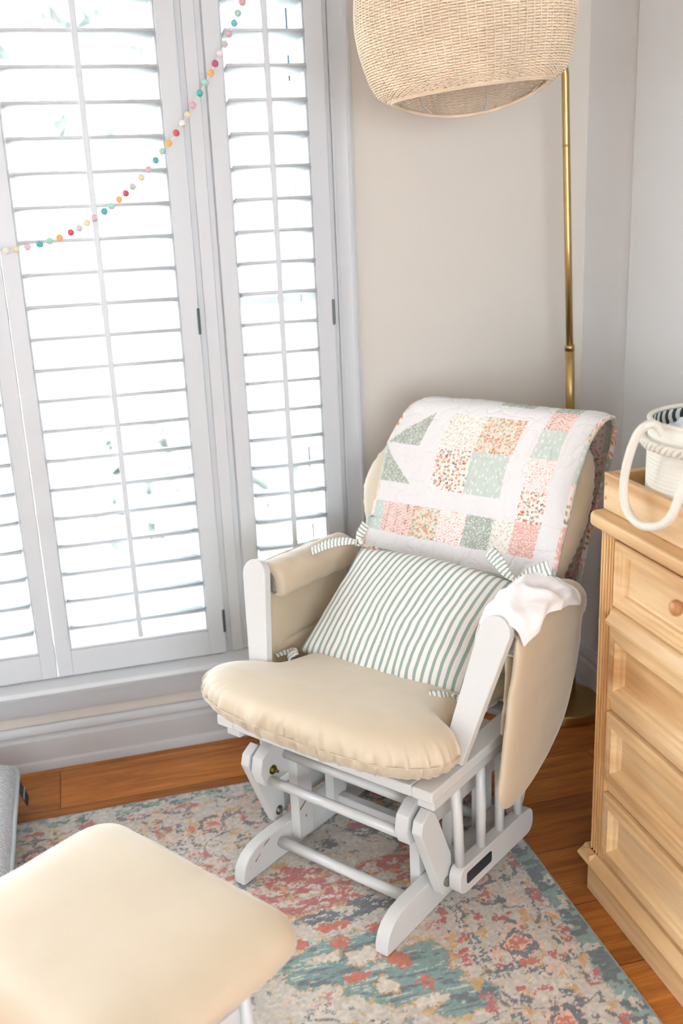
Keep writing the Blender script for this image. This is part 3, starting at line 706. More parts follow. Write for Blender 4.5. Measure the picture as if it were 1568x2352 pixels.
# arm fronts, arm boards, pads and flaps
for s in (-1, 1):
    base = Vector((s * 0.285, 0.215, 0.412)); topv = Vector((s * 0.357, 0.302, 0.742)); h = (topv - base)
    Lh = h.length; hz = h.normalized(); wxv = Vector((1, 0, 0)); wxv = (wxv - hz * wxv.dot(hz)).normalized(); nn = hz.cross(wxv)
    pts = [(-0.027, 0), (0.027, 0)]
    for k in range(13):
        t = PI * k / 12; pts.append((0.038 * math.cos(t), Lh - 0.038 + 0.038 * math.sin(t)))
    base2 = base
    MB().prism(pts, lambda p, q, t: tuple(base2 + wxv * p + hz * q + nn * t), -0.0, -0.024).build('arm_front', W, CH, bevel=0.003)
    ab = MB().prism(rounded([(0.335, 0.315), (0.386, 0.315), (0.386, 0.676), (0.335, 0.676)], [0.0, 0, 0.015, 0.015], 4), lambda p, q, t: (s * p, q, t), 0.640, 0.664)
    ab.build('arm_board', W, CH, bevel=0.004)
    roll = []
    # padded roll on top of the arm board
    cs_ = [(-0.053, -0.012), (-0.050, 0.014), (-0.032, 0.031), (0, 0.038), (0.032, 0.031), (0.050, 0.014), (0.053, -0.012), (0.046, -0.034), (0.0, -0.030), (-0.046, -0.034)]
    cs_ = smooth_closed(cs_, 4)
    vs = []; fs = []; nb = 26; n = len(cs_)
    for i in range(nb + 1):
        t = i / nb; b0 = 0.300 + 0.350 * t; e = min(1, 0.80 + 4.2 * math.sqrt(max(0, t)) * 0.5, 0.55 + 4.2 * math.sqrt(max(0, 1 - t)) * 0.5)
        zc = 0.690 - 0.010 * t
        for p, q in cs_:
            wob = 0.004 * noise.noise(Vector((p * 30, b0 * 26, q * 30 + s * 4)))
            k = e + wob / 0.05
            vs.append((s * 0.345 + p * k * 1.02, b0, zc - 0.004 + q * k * 1.12))
    for i in range(nb):
        for j in range(n): fs.append((i * n + j, i * n + (j + 1) % n, (i + 1) * n + (j + 1) % n, (i + 1) * n + j))
    fs.append(tuple(range(n))); fs.append(tuple(nb * n + j for j in range(n))[::-1])
    if s > 0: pass
    pad = meshobj('arm_pad', vs, fs, M['micro'], CH, smooth=True)
    outl = [(0.303, 0.700), (0.286, 0.60), (0.268, 0.48), (0.255, 0.37), (0.252, 0.318), (0.280, 0.278), (0.335, 0.270), (0.42, 0.290), (0.50, 0.330), (0.565, 0.39), (0.602, 0.47), (0.622, 0.56), (0.626, 0.66), (0.615, 0.705), (0.5, 0.712), (0.4, 0.715)]
    outl = smooth_closed(outl, 6)
    def fo(p, q, nq, s=s):
        lean = 0.018 * max(0, (0.66 - q)) / 0.4
        fold = 0.006 * noise.noise(Vector((p * 3, q * 16, s * 2.0 + 1.2))) * max(0, 1 - abs(q - 0.6) * 5)
        return (s * (0.388 - lean) + s * (nq + fold), p, q)
    cushion('outer_flap', outl, (0.45, 0.50), fo, 0.028, M['micro'], pad, edge=9, wr=0.002)
    inn = smooth_closed([(0.30, 0.675), (0.29, 0.56), (0.28, 0.45), (0.30, 0.425), (0.45, 0.42), (0.60, 0.43), (0.63, 0.47), (0.64, 0.60), (0.64, 0.675), (0.45, 0.68)], 6)
    def fi(p, q, nq, s=s):
        seam = -0.007 * math.exp(-((q - 0.497) / 0.005) ** 2)
        return (s * (0.334 + 0.012 * (q - 0.43) / 0.24) - s * (nq + seam), p + (0.05 if s > 0 else 0) * (0.64 - p) / 0.35, q)
    cushion('inner_flap', inn, (0.46, 0.55), fi, 0.020, M['micro'], pad, edge=9, wr=0.003, rings=40)
# seat cushion
so = [(0, 0.000), (0.12, 0.004), (0.22, 0.016), (0.30, 0.042), (0.350, 0.080), (0.368, 0.125), (0.356, 0.166), (0.318, 0.192), (0.275, 0.222), (0.262, 0.27), (0.262, 0.42), (0.262, 0.55), (0.235, 0.585), (0.12, 0.59)]
so = so + [(-p, q) for p, q in so[::-1][0:-1]]
so = smooth_closed(so, 14)
def seat_fn(p, q, nq):
    crown = 0.010 * math.exp(-((p / 0.22) ** 2 + ((q - 0.26) / 0.22) ** 2)) if nq > 0 else 0
    return (p * (1.0 if p < 0 else 0.955) - 0.018 * (1 - 0.6 * min(1, max(0, (q - 0.12) / 0.25))), q, 0.470 - (0.095 + 0.055 * max(-1, min(1, nq / 0.04))) * max(0, q - 0.12) + nq + crown * 0.4)
sc_ = cushion('seat_cushion', so, (0.0, 0.27), seat_fn, 0.116, M['micro'], CH, edge=9.0, wr=0.0022, gather=0.014, rings=34)
# stitched seam round the seat cushion
seam = MB(); pts = []
for i in range(0, len(so), 2):
    p, q = so[i]; k = 1.012
    x, y = p * k, 0.27 + (q - 0.27) * k
    pts.append(seat_fn(x, y, 0.004 - 0.004))
seam.tube(pts + [pts[0]], 0.0011, 6, cap=False)
seam.build('piping', M['micro'], sc_, smooth=True)
# back cushion: local frame tilted along the reclined back
sl = 0.40; LN = math.sqrt(1 + sl * sl); UPV = Vector((0, sl / LN, 1 / LN)); NV = Vector((0, -1 / LN, sl / LN))
def back_fn(p, q, nq):   # q measured up the slope; front face at nq = thick/2
    o = Vector((0, 0.53, 0.5)) + UPV * q + NV * (nq - 0.062) + Vector((p, 0, 0)); return tuple(o)
rt = [(0.22, -0.035), (0.270, 0.02), (0.296, 0.12), (0.312, 0.22), (0.322, 0.27), (0.336, 0.32), (0.348, 0.38), (0.350, 0.44), (0.345, 0.50), (0.330, 0.55), (0.29, 0.59), (0.20, 0.612), (0.06, 0.618)]
lt = [(-0.06, 0.615), (-0.14, 0.598), (-0.20, 0.568), (-0.255, 0.525), (-0.298, 0.465), (-0.318, 0.405), (-0.310, 0.34), (-0.288, 0.285), (-0.262, 0.22), (-0.25, 0.12), (-0.235, 0.02), (-0.19, -0.035)]
bo = smooth_closed(rt + lt, 7)
def bt(x, y): return 0.74 + 0.26 * max(0, min(1, (y - 0.10) / 0.28))
cushion('back_cushion', bo, (0.02, 0.32), back_fn, 0.128, M['micro'], CH, edge=7, wr=0.003, gather=0.006, tfun=bt)
bf = MB()
for s in (-1, 1):
    q0 = Vector((s * 0.235, 0.635, 0.40)); q1 = q0 + UPV * 0.60
    bf.tube([q0, q1], 0.016, 4)
for k in range(5):
    c0 = Vector((-0.15 + k * 0.075, 0.632, 0.42)); bf.tube([c0, c0 + UPV * 0.56], 0.010, 8)
bf.tube([Vector((-0.25, 0.632, 0.40)) + UPV * 0.6, Vector((0.25, 0.632, 0.40)) + UPV * 0.6], 0.018, 4)
bf.tube([Vector((-0.30, 0.60, 0.395)), Vector((0.30, 0.60, 0.395))], 0.016, 4)
bf.build('back_frame', W, CH)

# ------------------------------------------------------------------ patchwork quilt over the chair back
def prints(kind, s, t):
    """sRGB pigment of one printed cotton"""
    sh = s.shape
    def base(c): a = np.zeros(sh + (3,)); a[:] = c; return a
    def flowers(C, cell, R, pal, seed, lim=0.0, pet=5, core=None, dep=0.3):
        d, bx, by, h1, h2 = worley(s, t, cell, seed); th = np.arctan2(by, bx)
        m = (d < R * (1 - dep + dep * np.cos(pet * th + h2 * 6))) & (h1 >= lim)
        p = np.array(pal, float)[np.minimum((h2 * len(pal)).astype(int), len(pal) - 1)]
        C[m] = p[m]
        if core is not None: C[(d < R * 0.22) & (h1 >= lim)] = core
        return C
    if kind == 'white': return base((233, 231, 231))
    if kind == 'sage':
        C = base((171, 180, 167)); C = flowers(C, 0.0062, 0.42, [(226, 230, 222), (212, 218, 208)], 3, 0.25, 5); return flowers(C, 0.004, 0.22, [(236, 238, 232)], 4, 0.4, 4)
    if kind == 'mint':
        C = base((203, 213, 205)); d, bx, by, h1, h2 = worley(s, t * 0.6, 0.0105, 5); C[(d < 0.24) & (h1 > 0.35)] = (224, 232, 224); return C
    if kind == 'pinkdot':
        C = base((228, 178, 168)); d, bx, by, h1, h2 = worley(s, t * 0.75, 0.0052, 6); C[(d < 0.30)] = (246, 226, 218); return C
    if kind == 'herring':
        C = base((243, 214, 204)); k = 0.030
        a = np.abs((s / k) % 1 - 0.5) * 2; v = (t + 0.010 * a) / 0.0085
        m = (np.abs(v % 1 - 0.5) < 0.09) & (vnoise(s * 160, t * 160, 7) > 0.35) & (a > 0.08); C[m] = (176, 112, 108)
        C[(a > 0.94) & (vnoise(s * 60, t * 60, 8) > 0.4)] = (190, 130, 122); return C
    if kind == 'peach':
        C = base((232, 222, 206)); C = flowers(C, 0.0085, 0.45, [(158, 166, 146), (206, 196, 160), (190, 188, 164)], 10, 0.2, 6); C = flowers(C, 0.0135, 0.40, [(238, 170, 140), (232, 152, 124), (240, 186, 160)], 9, 0.25, 5, (206, 110, 84))
        return flowers(C, 0.0055, 0.28, [(150, 160, 140), (236, 226, 208), (214, 164, 96)], 11, 0.45, 4)
    if kind == 'small':
        C = base((246, 234, 228)); C = flowers(C, 0.0072, 0.25, [(222, 128, 104), (232, 160, 148), (214, 140, 120)], 12, 0.1, 5); return flowers(C, 0.0044, 0.18, [(236, 176, 168), (206, 170, 160)], 13, 0.3, 4)
    if kind == 'leaf':
        C = base((240, 234, 226)); d, bx, by, h1, h2 = worley(s, t, 0.011, 14); a = h2 * PI; u = bx * np.cos(a) + by * np.sin(a); v = -bx * np.sin(a) + by * np.cos(a)
        C[(np.hypot(u / 0.42, v / 0.08) < 1)] = (186, 184, 166); C = flowers(C, 0.013, 0.10, [(222, 140, 120), (120, 104, 96)], 15, 0.5, 4); return C
    if kind == 'bold':
        C = base((245, 238, 230)); d, bx, by, h1, h2 = worley(s, t, 0.016, 17); a = h2 * PI; u = bx * np.cos(a) + by * np.sin(a); v = -bx * np.sin(a) + by * np.cos(a)
        C[(np.hypot(u / 0.45, v / 0.07) < 1) & (h1 > 0.4)] = (214, 120, 92)
        return flowers(flowers(C, 0.0105, 0.42, [(206, 92, 62), (206, 156, 84), (118, 138, 126), (70, 70, 70), (224, 128, 98), (200, 88, 60)], 16, 0.08, 5, (240, 214, 190), 0.32), 0.006, 0.2, [(110, 124, 112), (206, 150, 80)], 18, 0.55, 4)
    return base((238, 236, 238))

def quilt():
    # side profile: front bottom edge -> over the top -> down the back
    off = 0.012
    f0 = np.array([0.53 + sl * 0.198, 0.698]) ; path = []
    nrm = np.array([-1 / LN, sl / LN])
    for z in np.linspace(0.698, 1.058, 14): path.append(np.array([0.53 + sl * (z - 0.5), z]) + nrm * off)
    path += [np.array(p) for p in ((0.752, 1.083), (0.770, 1.094), (0.795, 1.098), (0.825, 1.092), (0.850, 1.074), (0.868, 1.045), (0.877, 1.00))]
    for z in np.linspace(0.95, 0.20, 12): path.append(np.array((0.880 - 0.02 * math.sin((0.95 - z) * 2.2), z)))
    path = np.array(path); dd = np.concatenate([[0], np.cumsum(np.hypot(*np.diff(path, axis=0).T))])
    total = dd[-1]; t0 = -0.040
    st = 0.00165; nt = int(total / st); Wd = 0.566; ns = int(Wd / st)
    tt = np.linspace(0, total, nt)
    pb = np.interp(tt, dd, path[:, 0]); pz = np.interp(tt, dd, path[:, 1])
    ker = np.ones(25) / 25
    pb = np.convolve(np.pad(pb, 12, 'edge'), ker, 'valid'); pz = np.convolve(np.pad(pz, 12, 'edge'), ker, 'valid')
    tb = np.gradient(pb); tz = np.gradient(pz); q = np.hypot(tb, tz); tb /= q; tz /= q
    nb_, nz_ = -tz, tb
    flip = np.sign(nb_[5] * -1 + 0.0)
    if nb_[5] > 0: nb_, nz_ = -nb_, -nz_
    T = tt + t0
    Lx = np.interp(T, [-0.05, 0.16, 0.26, 0.37, 0.45, 0.55, 1.4], [-0.246, -0.240, -0.236, -0.190, -0.18, -0.20, -0.25])
    Rx_ = np.interp(T, [-0.05, 0.03, 0.12, 0.22, 0.316, 0.376, 0.45, 0.56, 0.80, 1.0, 1.4], [0.318, 0.320, 0.326, 0.329, 0.343, 0.366, 0.372, 0.355, 0.300, 0.268, 0.235])
    s01 = np.linspace(0, 1, ns)
    Sg, Tg = np.meshgrid(s01 * Wd, T); SS = s01[None, :]
    UX = Lx[:, None] * (1 - SS) + Rx_[:, None] * SS
    # stipple quilting: puffs between meandering stitch lines
    qx = Sg + 0.012 * (fnoise(Sg * 30, Tg * 30, 51, 2) - 0.5); qy = Tg + 0.012 * (fnoise(Sg * 30, Tg * 30, 52, 2) - 0.5)
    m1 = np.abs(fnoise(qx * 34, qy * 34, 53, 1) - 0.5); puff = np.clip(m1 / 0.10, 0, 1) ** 0.6
    crinkle = fnoise(Sg * 150, Tg * 60, 54, 2) - 0.5
    h = 0.0028 * puff + 0.0022 * crinkle + 0.008 * (fnoise(Sg * 5, Tg * 5, 55, 2) - 0.5)
    h -= 0.018 * np.clip(1 - Sg / 0.05, 0, 1) ** 2 * (Tg > 0.05)           # soft edges fall back round the cushion
    h -= 0.010 * np.clip(1 - (Wd - Sg) / 0.04, 0, 1) ** 2
    # scooped bottom edge against the pillow
    PX = UX; PY = pb[:, None] + nb_[:, None] * h; PZ = pz[:, None] + nz_[:, None] * h
    sag = np.interp(SS[0], [0, 0.1, 0.35, 0.7, 1.0], [0.0, 0.0, -0.006, -0.004, -0.01])[None, :] * np.clip(1 - (Tg + 0.04) / 0.1, 0, 1)
    PZ = PZ + sag
    P = np.stack([PX, PY, PZ], -1)
    # patch plan in (s, t)
    C = prints('white', Sg, Tg)
    jog = (fnoise(Tg * 40, Sg * 40, 61, 2) - 0.5) * 0.0012
    s_ = Sg + jog; t_ = Tg + jog
    def patch(mask, kind):
        c = prints(kind, Sg, Tg); C[mask] = c[mask]
    def rect(s0, s1, a, b, kind): patch((s_ >= s0) & (s_ < s1) & (t_ >= a) & (t_ < b), kind)
    rect(0.0, 0.044, 0.018, 0.100, 'mint'); rect(0.044, 0.138, 0.018, 0.100, 'herring'); rect(0.138, 0.222, 0.018, 0.100, 'peach'); rect(0.222, 0.300, 0.018, 0.100, 'small')
    rect(0.300, 0.380, 0.018, 0.100, 'sage'); rect(0.380, 0.437, 0.018, 0.100, 'leaf')
    rect(0.437, 0.508, 0.020, 0.102, 'pinkdot'); rect(0.437, 0.508, 0.102, 0.180, 'bold'); rect(0.437, 0.508, 0.180, 0.265, 'small'); rect(0.437, 0.508, 0.265, 0.340, 'mint'); rect(0.437, 0.508, 0.340, 0.390, 'herring'); rect(0.437, 0.508, 0.390, 0.47, 'sage')
    rect(0.175, 0.276, 0.151, 0.261, 'bold'); rect(0.276, 0.382, 0.151, 0.261, 'mint'); rect(0.170, 0.276, 0.261, 0.356, 'leaf'); rect(0.276, 0.386, 0.261, 0.356, 'peach')
    patch((t_ > 0.261) & (s_ < 0.112) & (t_ < 0.263 + (s_ - 0.0) * 0.82), 'sage')
    patch((t_ < 0.251) & (t_ > 0.155) & (s_ < 0.110 - (t_ - 0.155) * 1.12), 'sage')
    rect(0.28, 0.375, 0.398, 0.43, 'sage')
    kinds = ['small', 'mint', 'herring', 'bold', 'sage', 'peach', 'leaf', 'pinkdot']
    for k in range(9):
        for j in range(7):
            if (j + k) % 2: rect(0.01 + j * 0.08, 0.09 + j * 0.08, 0.55 + k * 0.1, 0.65 + k * 0.1, kinds[(j * 3 + k * 5) % 8])
    m = dyed('quilted_cotton', 0.92, bump=[(260, 0.3, 0.001), (75, 0.5, 0.003)])
    q_ = grid_object('patchwork_quilt', P, np.clip(C, 0, 255), m, CH_Q)
    # backing: scrappy strips, one step coarser
    k = 3
    Pb = P[::k, ::k].copy(); hb = 0.0065
    Pb[..., 1] -= nb_[::k, None] * hb; Pb[..., 2] -= nz_[::k, None] * hb
    Sb, Tb = Sg[::k, ::k], Tg[::k, ::k]; Cb = prints('leaf', Sb, Tb)
    cols = ['pinkdot', 'small', 'sage', 'herring', 'mint', 'peach', 'bold', 'leaf']
    for j in range(20):
        for i in range(16):
            mm = (Sb >= j * 0.03) & (Sb < (j + 1) * 0.03) & (Tb >= -0.05 + i * 0.09) & (Tb < 0.04 + i * 0.09)
            c = prints(cols[(j * 3 + i * 5) % 8], Sb, Tb); Cb[mm] = c[mm]
    grid_object('backing', Pb[:, ::-1].copy(), np.clip(Cb[:, ::-1] * 0.9, 0, 255), m, q_)
    # scrappy binding tube round the rim
    rim = np.concatenate([P[:, -1][::4], P[-1, ::-4], P[::-4, 0], P[0, ::4]]); rb = np.concatenate([Pb[:, -1], Pb[-1, ::-1], Pb[::-1, 0], Pb[0, :]])
    n = 9; R = len(rim); ctr = rim.copy()
    def back_of(i_t): return np.stack([np.zeros(len(i_t)), -nb_[i_t], -nz_[i_t]], -1)
    it = np.concatenate([np.arange(nt)[::4], np.full(len(P[-1, ::-4]), nt - 1), np.arange(nt)[::-4], np.full(len(P[0, ::4]), 0)])
    bk = back_of(it); ctr = rim + bk * 0.0035
    outv = np.concatenate([np.tile([1, 0, 0], (len(P[:, -1][::4]), 1)), np.tile([0, 0, -1], (len(P[-1, ::-4]), 1)), np.tile([-1, 0, 0], (len(P[::-4, 0]), 1)), np.stack([np.zeros(len(P[0, ::4])), np.full(len(P[0, ::4]), -tb[0]), np.full(len(P[0, ::4]), -tz[0])], -1)]).astype(float)
    Pm = np.zeros((R, n, 3))
    for j in range(n):
        a = -PI * 0.62 + 2 * PI * 0.62 * j / (n - 1)
        wide = 0.0085
        front = -bk * math.sin(a) * 0.0068 + outv * (math.cos(a) * wide - 0.0025)
        Pm[:, j] = ctr + front
    dlen = np.concatenate([[0], np.cumsum(np.linalg.norm(np.diff(rim, axis=0), axis=1))])
    TT = np.repeat(dlen[:, None], n, 1); JJ = np.repeat(np.linspace(0, 0.02, n)[None, :], R, 0)
    Cm = prints('small', JJ, TT)
    seq = ['sage', 'pinkdot', 'pinkdot', 'bold', 'small', 'mint', 'mint', 'peach', 'small', 'mint', 'pinkdot', 'bold', 'sage']
    for i in range(int(dlen[-1] / 0.052) + 1):
        mm = (TT >= i * 0.052) & (TT < (i + 1) * 0.052); c = prints(seq[i % len(seq)], JJ, TT); Cm[mm] = c[mm]
    grid_object('binding', Pm, np.clip(Cm, 0, 255), m, q_)
    return q_
CH_Q = None
q_ = quilt()
q_.location = CH.location; q_.rotation_euler = CH.rotation_euler
tag(q_, 'white patchwork baby quilt with floral, sage and pink squares draped over the chair back', 'quilt')

# ------------------------------------------------------------------ striped lumbar pillow with knotted corners
def pillow():
    c00 = np.array((-0.288, 0.358, 0.466)); c10 = np.array((0.200, 0.362, 0.464)); c11 = np.array((0.285, 0.501, 0.745)); c01 = np.array((-0.168, 0.508, 0.752))
    nrm = np.cross(c10 - c00, c01 - c00); nrm /= np.linalg.norm(nrm)
    if nrm[1] > 0: nrm = -nrm
    N_ = 90; M_ = 70
    a = (1 - np.cos(np.linspace(0, PI, N_))) / 2; b = (1 - np.cos(np.linspace(0, PI, M_))) / 2
    a = 0.5 * a + 0.5 * np.linspace(0, 1, N_); b = 0.5 * b + 0.5 * np.linspace(0, 1, M_)
    A, B = np.meshgrid(a, b)
    P0 = (c00 * ((1 - A) * (1 - B))[..., None] + c10 * (A * (1 - B))[..., None] + c11 * (A * B)[..., None] + c01 * ((1 - A) * B)[..., None])
    # edges bow inwards a little between the corners
    ein = 0.016 * np.sin(PI * A) ; P0 = P0 + (c01 - c00)[None, None] / np.linalg.norm(c01 - c00) * ((-(B * 2 - 1)) * (0.011 - 0.016 * np.sin(PI * A)))[..., None]
    P0 = P0 + (c10 - c00)[None, None] / np.linalg.norm(c10 - c00) * ((-(A * 2 - 1)) * (0.010 * np.sin(PI * B) - 0.004))[..., None]
    H = (np.clip(4 * A * (1 - A), 0, 1) ** 0.46) * (np.clip(4 * B * (1 - B), 0, 1) ** 0.5)
    wr = (fnoise(A * 7, B * 5, 91, 3) - 0.5) * 0.014 * H ** 0.3
    lower = 0.006 * np.cos(A * 46 + 2 * np.sin(A * 9)) * np.exp(-(B / 0.10) ** 2) * np.sin(PI * A)
    uvx = 24.5 * A + 0.25 * (fnoise(A * 4, B * 4, 92, 2) - 0.5)
    UV = np.stack([uvx, B], -1)
    F = P0 + nrm * (0.070 * H + wr + lower)[..., None]; G = P0 - nrm * (0.045 * H)[..., None]
    o = grid_object('lumbar_pillow', F, None, M['tick'], None, UV)
    bkp = grid_object('pillow_back', G[:, ::-1].copy(), None, M['tick'], o, UV[:, ::-1].copy())
    return o, nrm
pil, pn = pillow()
pil.location = CH.location; pil.rotation_euler = CH.rotation_euler
tag(pil, 'lumbar pillow in sage and cream ticking stripe with knotted corners on the seat', 'pillow')
def ribbon(path, widths, face, period=0.0105, name='corner_tie', cup=0.25):
    """strip of ticking following the path; face = approximate surface normal"""
    path = [Vector(p) for p in path]; pts = []
    n = 10
    for i in range(len(path) - 1):
        p0 = path[max(0, i - 1)]; p1 = path[i]; p2 = path[i + 1]; p3 = path[min(len(path) - 1, i + 2)]
        for k in range(n):
            t = k / n; pts.append(0.5 * ((2 * p1) + (p2 - p0) * t + (2 * p0 - 5 * p1 + 4 * p2 - p3) * t * t + (3 * p1 - p0 - 3 * p2 + p3) * t ** 3))
    pts.append(path[-1]); R = len(pts); m_ = 9
    P = np.zeros((R, m_, 3)); UV = np.zeros((R, m_, 2)); d = 0
    for i, p in enumerate(pts):
        tg = (pts[min(R - 1, i + 1)] - pts[max(0, i - 1)]).normalized(); f = Vector(face); sd = tg.cross(f).normalized(); f2 = sd.cross(tg)
        if i: d += (p - pts[i - 1]).length
        wq = np.interp(i / (R - 1), np.linspace(0, 1, len(widths)), widths)
        for j in range(m_):
            v = j / (m_ - 1) * 2 - 1
            q = p + sd * (v * wq / 2) + f2 * (cup * wq * (1 - v * v) * 0.5 + 0.0012 * math.sin(v * 7 + i * 0.35))
            P[i, j] = q; UV[i, j] = (d / period, v)
    return grid_object(name, P, None, M['tick'], pil, UV, thick=0.0012)
def knot(c, r):
    mb = MB(); vs = []
    n = 18
    for i in range(n):
        for j in range(12):
            a = 2 * PI * i / n; b = 2 * PI * j / 12
            rr = r * (0.75 + 0.35 * math.cos(b)) 
            vs.append((c[0] + math.cos(a) * rr, c[1] + r * 0.7 * math.sin(b), c[2] + math.sin(a) * rr * 0.8))
    fs = [(i * 12 + j, ((i + 1) % n) * 12 + j, ((i + 1) % n) * 12 + (j + 1) % 12, i * 12 + (j + 1) % 12) for i in range(n) for j in range(12)]
    uv = [(v[0] * 90 + v[2] * 60, 0) for v in vs]
    meshobj('corner_knot', vs, fs, M['tick'], pil, smooth=True, uv=uv)
FN = (0.0, -0.9, 0.45)
P2 = '#TIES'
# top left: one tail lies over the arm pad, one sticks up
knot((-0.176, 0.492, 0.762), 0.011)
ribbon([(-0.178, 0.488, 0.762), (-0.215, 0.482, 0.762), (-0.262, 0.470, 0.748), (-0.305, 0.455, 0.727)], [0.010, 0.024, 0.030, 0.028], (-0.25, -0.8, 0.6))
ribbon([(-0.176, 0.490, 0.764), (-0.172, 0.496, 0.785), (-0.160, 0.505, 0.812)], [0.010, 0.026, 0.028], FN)
# top right: bow
knot((0.292, 0.478, 0.752), 0.010)
ribbon([(0.290, 0.474, 0.754), (0.262, 0.478, 0.770), (0.236, 0.486, 0.792), (0.212, 0.494, 0.806)], [0.010, 0.024, 0.033, 0.030], FN)
ribbon([(0.294, 0.474, 0.753), (0.325, 0.480, 0.772), (0.352, 0.488, 0.786), (0.368, 0.494, 0.795)], [0.012, 0.034, 0.038, 0.034], FN)
ribbon([(0.296, 0.474, 0.750), (0.330, 0.468, 0.748), (0.362, 0.462, 0.742)], [0.010, 0.026, 0.030], FN)
# bottom left
knot((-0.290, 0.338, 0.482), 0.012)
ribbon([(-0.288, 0.332, 0.486), (-0.274, 0.312, 0.492), (-0.256, 0.300, 0.486)], [0.012, 0.030, 0.034], (0.2, -0.8, 0.6))
ribbon([(-0.292, 0.336, 0.482), (-0.306, 0.322, 0.482), (-0.318, 0.300, 0.478)], [0.012, 0.018, 0.020], (-0.3, -0.8, 0.5))
# bottom right
knot((0.202, 0.338, 0.486), 0.011)
ribbon([(0.200, 0.332, 0.490), (0.186, 0.310, 0.498), (0.168, 0.292, 0.496)], [0.012, 0.030, 0.032], (0.2, -0.7, 0.7))
ribbon([(0.206, 0.340, 0.488), (0.245, 0.335, 0.488), (0.290, 0.330, 0.470)], [0.012, 0.030, 0.032], (0.0, -0.7, 0.7))

# ------------------------------------------------------------------ muslin cloth bunched on the right arm
def cloth():
    vs = []; fs = []; nu, nv = 120, 90
    for i in range(nu + 1):
        t = i / nu                      # along the arm (front -> back)
        for j in range(nv + 1):
            v = j / nv * 2 - 1          # across, wraps over the arm
            wob = 0.5 + 0.5 * noise.noise(Vector((t * 2.4, v * 1.6, 4.0)))
            b0 = 0.290 + 0.285 * t + 0.02 * noise.noise(Vector((v * 2.0, t, 7)))
            L_ = (0.080 if v > 0 else 0.105) * (1 + 0.07 * noise.noise(Vector((t * 2.3, 2.2, 0 if v > 0 else 5))))
            a = v * L_
            rx, top = 0.050, 0.732 + 0.035 * math.sin(PI * min(1, t * 1.05)) * (0.7 + 0.6 * wob)
            ang = max(-1.62, min(1.62, a / rx * 0.95))
            rest = abs(a) - 1.62 * rx / 0.95
            x = 0.352 + math.sin(ang) * (rx + 0.006); z = top - 0.052 + math.cos(ang) * 0.052 - max(0, rest)
            n1 = noise.noise(Vector((t * 3.0 + v * 0.9, v * 1.7 - t * 1.2, 1.7))); n2 = noise.noise(Vector((t * 6.5 - v * 1.4, v * 3.4 + t * 2, 9.7)))
            h = 0.026 * (0.5 - abs(n1)) + 0.007 * n2
            env = min(1, t * 5) * min(1, (1 - t) * 5) * 0.8 + 0.2
            x += math.sin(ang) * h * env; z += math.cos(ang) * h * env + 0.004
            vs.append((x, b0, z))
    for i in range(nu):
        for j in range(nv):
            a = i * (nv + 1) + j; fs.append((a, a + nv + 1, a + nv + 2, a + 1))
    o = meshobj('muslin_cloth', vs, fs, M['muslin'], None, smooth=True)
    md = o.modifiers.new('solid', 'SOLIDIFY'); md.thickness = 0.006; md.offset = 0
    o.location = CH.location; o.rotation_euler = CH.rotation_euler
    return tag(o, 'white muslin burp cloth bunched up on the right-hand chair arm', 'cloth')
cloth()
# ------------------------------------------------------------------ ottoman in the foreground
OT = tag(empty('gliding_ottoman', (-0.060, 1.520, 0.0), math.atan2(-0.817, 0.577)), 'white glider ottoman with a padded cream top in the foreground', 'footstool')
oo = rounded([(-0.275, -0.235), (0.288, -0.235), (0.288, 0.215), (-0.275, 0.215)], 0.075, 10)
oo2 = []
for i in range(len(oo)):
    a, b = Vector(oo[i]), Vector(oo[(i + 1) % len(oo)]); k = max(1, int((b - a).length / 0.02))
    for j in range(k): oo2.append(tuple(a.lerp(b, j / k)))
cushion('padded_top', oo2, (0, -0.01), lambda p, q, nq: (p, q, 0.400 + nq), 0.108, M['micro'], OT, edge=6.0, wr=0.002, gather=0.002, rings=30)
MB().box(-0.215, 0.215, -0.17, 0.15, 0.322, 0.347).build('top_board', W, OT, bevel=0.003)
for s in (-1, 1):
    MB().prism([(-0.20, 0.02), (-0.215, 0.045), (-0.205, 0.072), (-0.18, 0.082), (0.17, 0.082), (0.195, 0.072), (0.205, 0.045), (0.19, 0.02)], U, s * 0.205, s * 0.232).build('side_rail', W, OT, bevel=0.003)
    for b0 in (-0.13, 0.0, 0.12): MB().tube([(s * 0.218, b0, 0.078), (s * 0.205, b0, 0.33)], 0.011, 12).build('spindle', W, OT, smooth=True)
    MB().prism([(-0.20, 0.0), (-0.21, 0.02), (-0.20, 0.04), (-0.17, 0.055), (0.16, 0.055), (0.19, 0.04), (0.20, 0.0)], U, s * 0.150, s * 0.178).build('base_runner', W, OT, bevel=0.003)
    for b0 in (-0.10, 0.06): MB().box(min(s * 0.150, s * 0.178), max(s * 0.150, s * 0.178), b0, b0 + 0.045, 0.054, 0.275).build('base_post', W, OT, bevel=0.002)
    MB().prism([(-0.16, 0.225), (-0.17, 0.25), (-0.15, 0.275), (0.13, 0.275), (0.15, 0.25), (0.14, 0.225)], U, s * 0.1795, s * 0.200).build('base_arm', W, OT, bevel=0.002)
for b0, z in ((-0.10, 0.035), (0.09, 0.035), (0.0, 0.25)): MB().tube([(-0.152, b0, z), (0.152, b0, z)], 0.012, 12).build('stretcher', W, OT, smooth=True)
MB().box(0.196, 0.246, -0.215, -0.165, 0.0, 0.35).build('leg', W, OT, bevel=0.003)
MB().box(-0.246, -0.196, -0.215, -0.165, 0.0, 0.35).build('leg', W, OT, bevel=0.003)

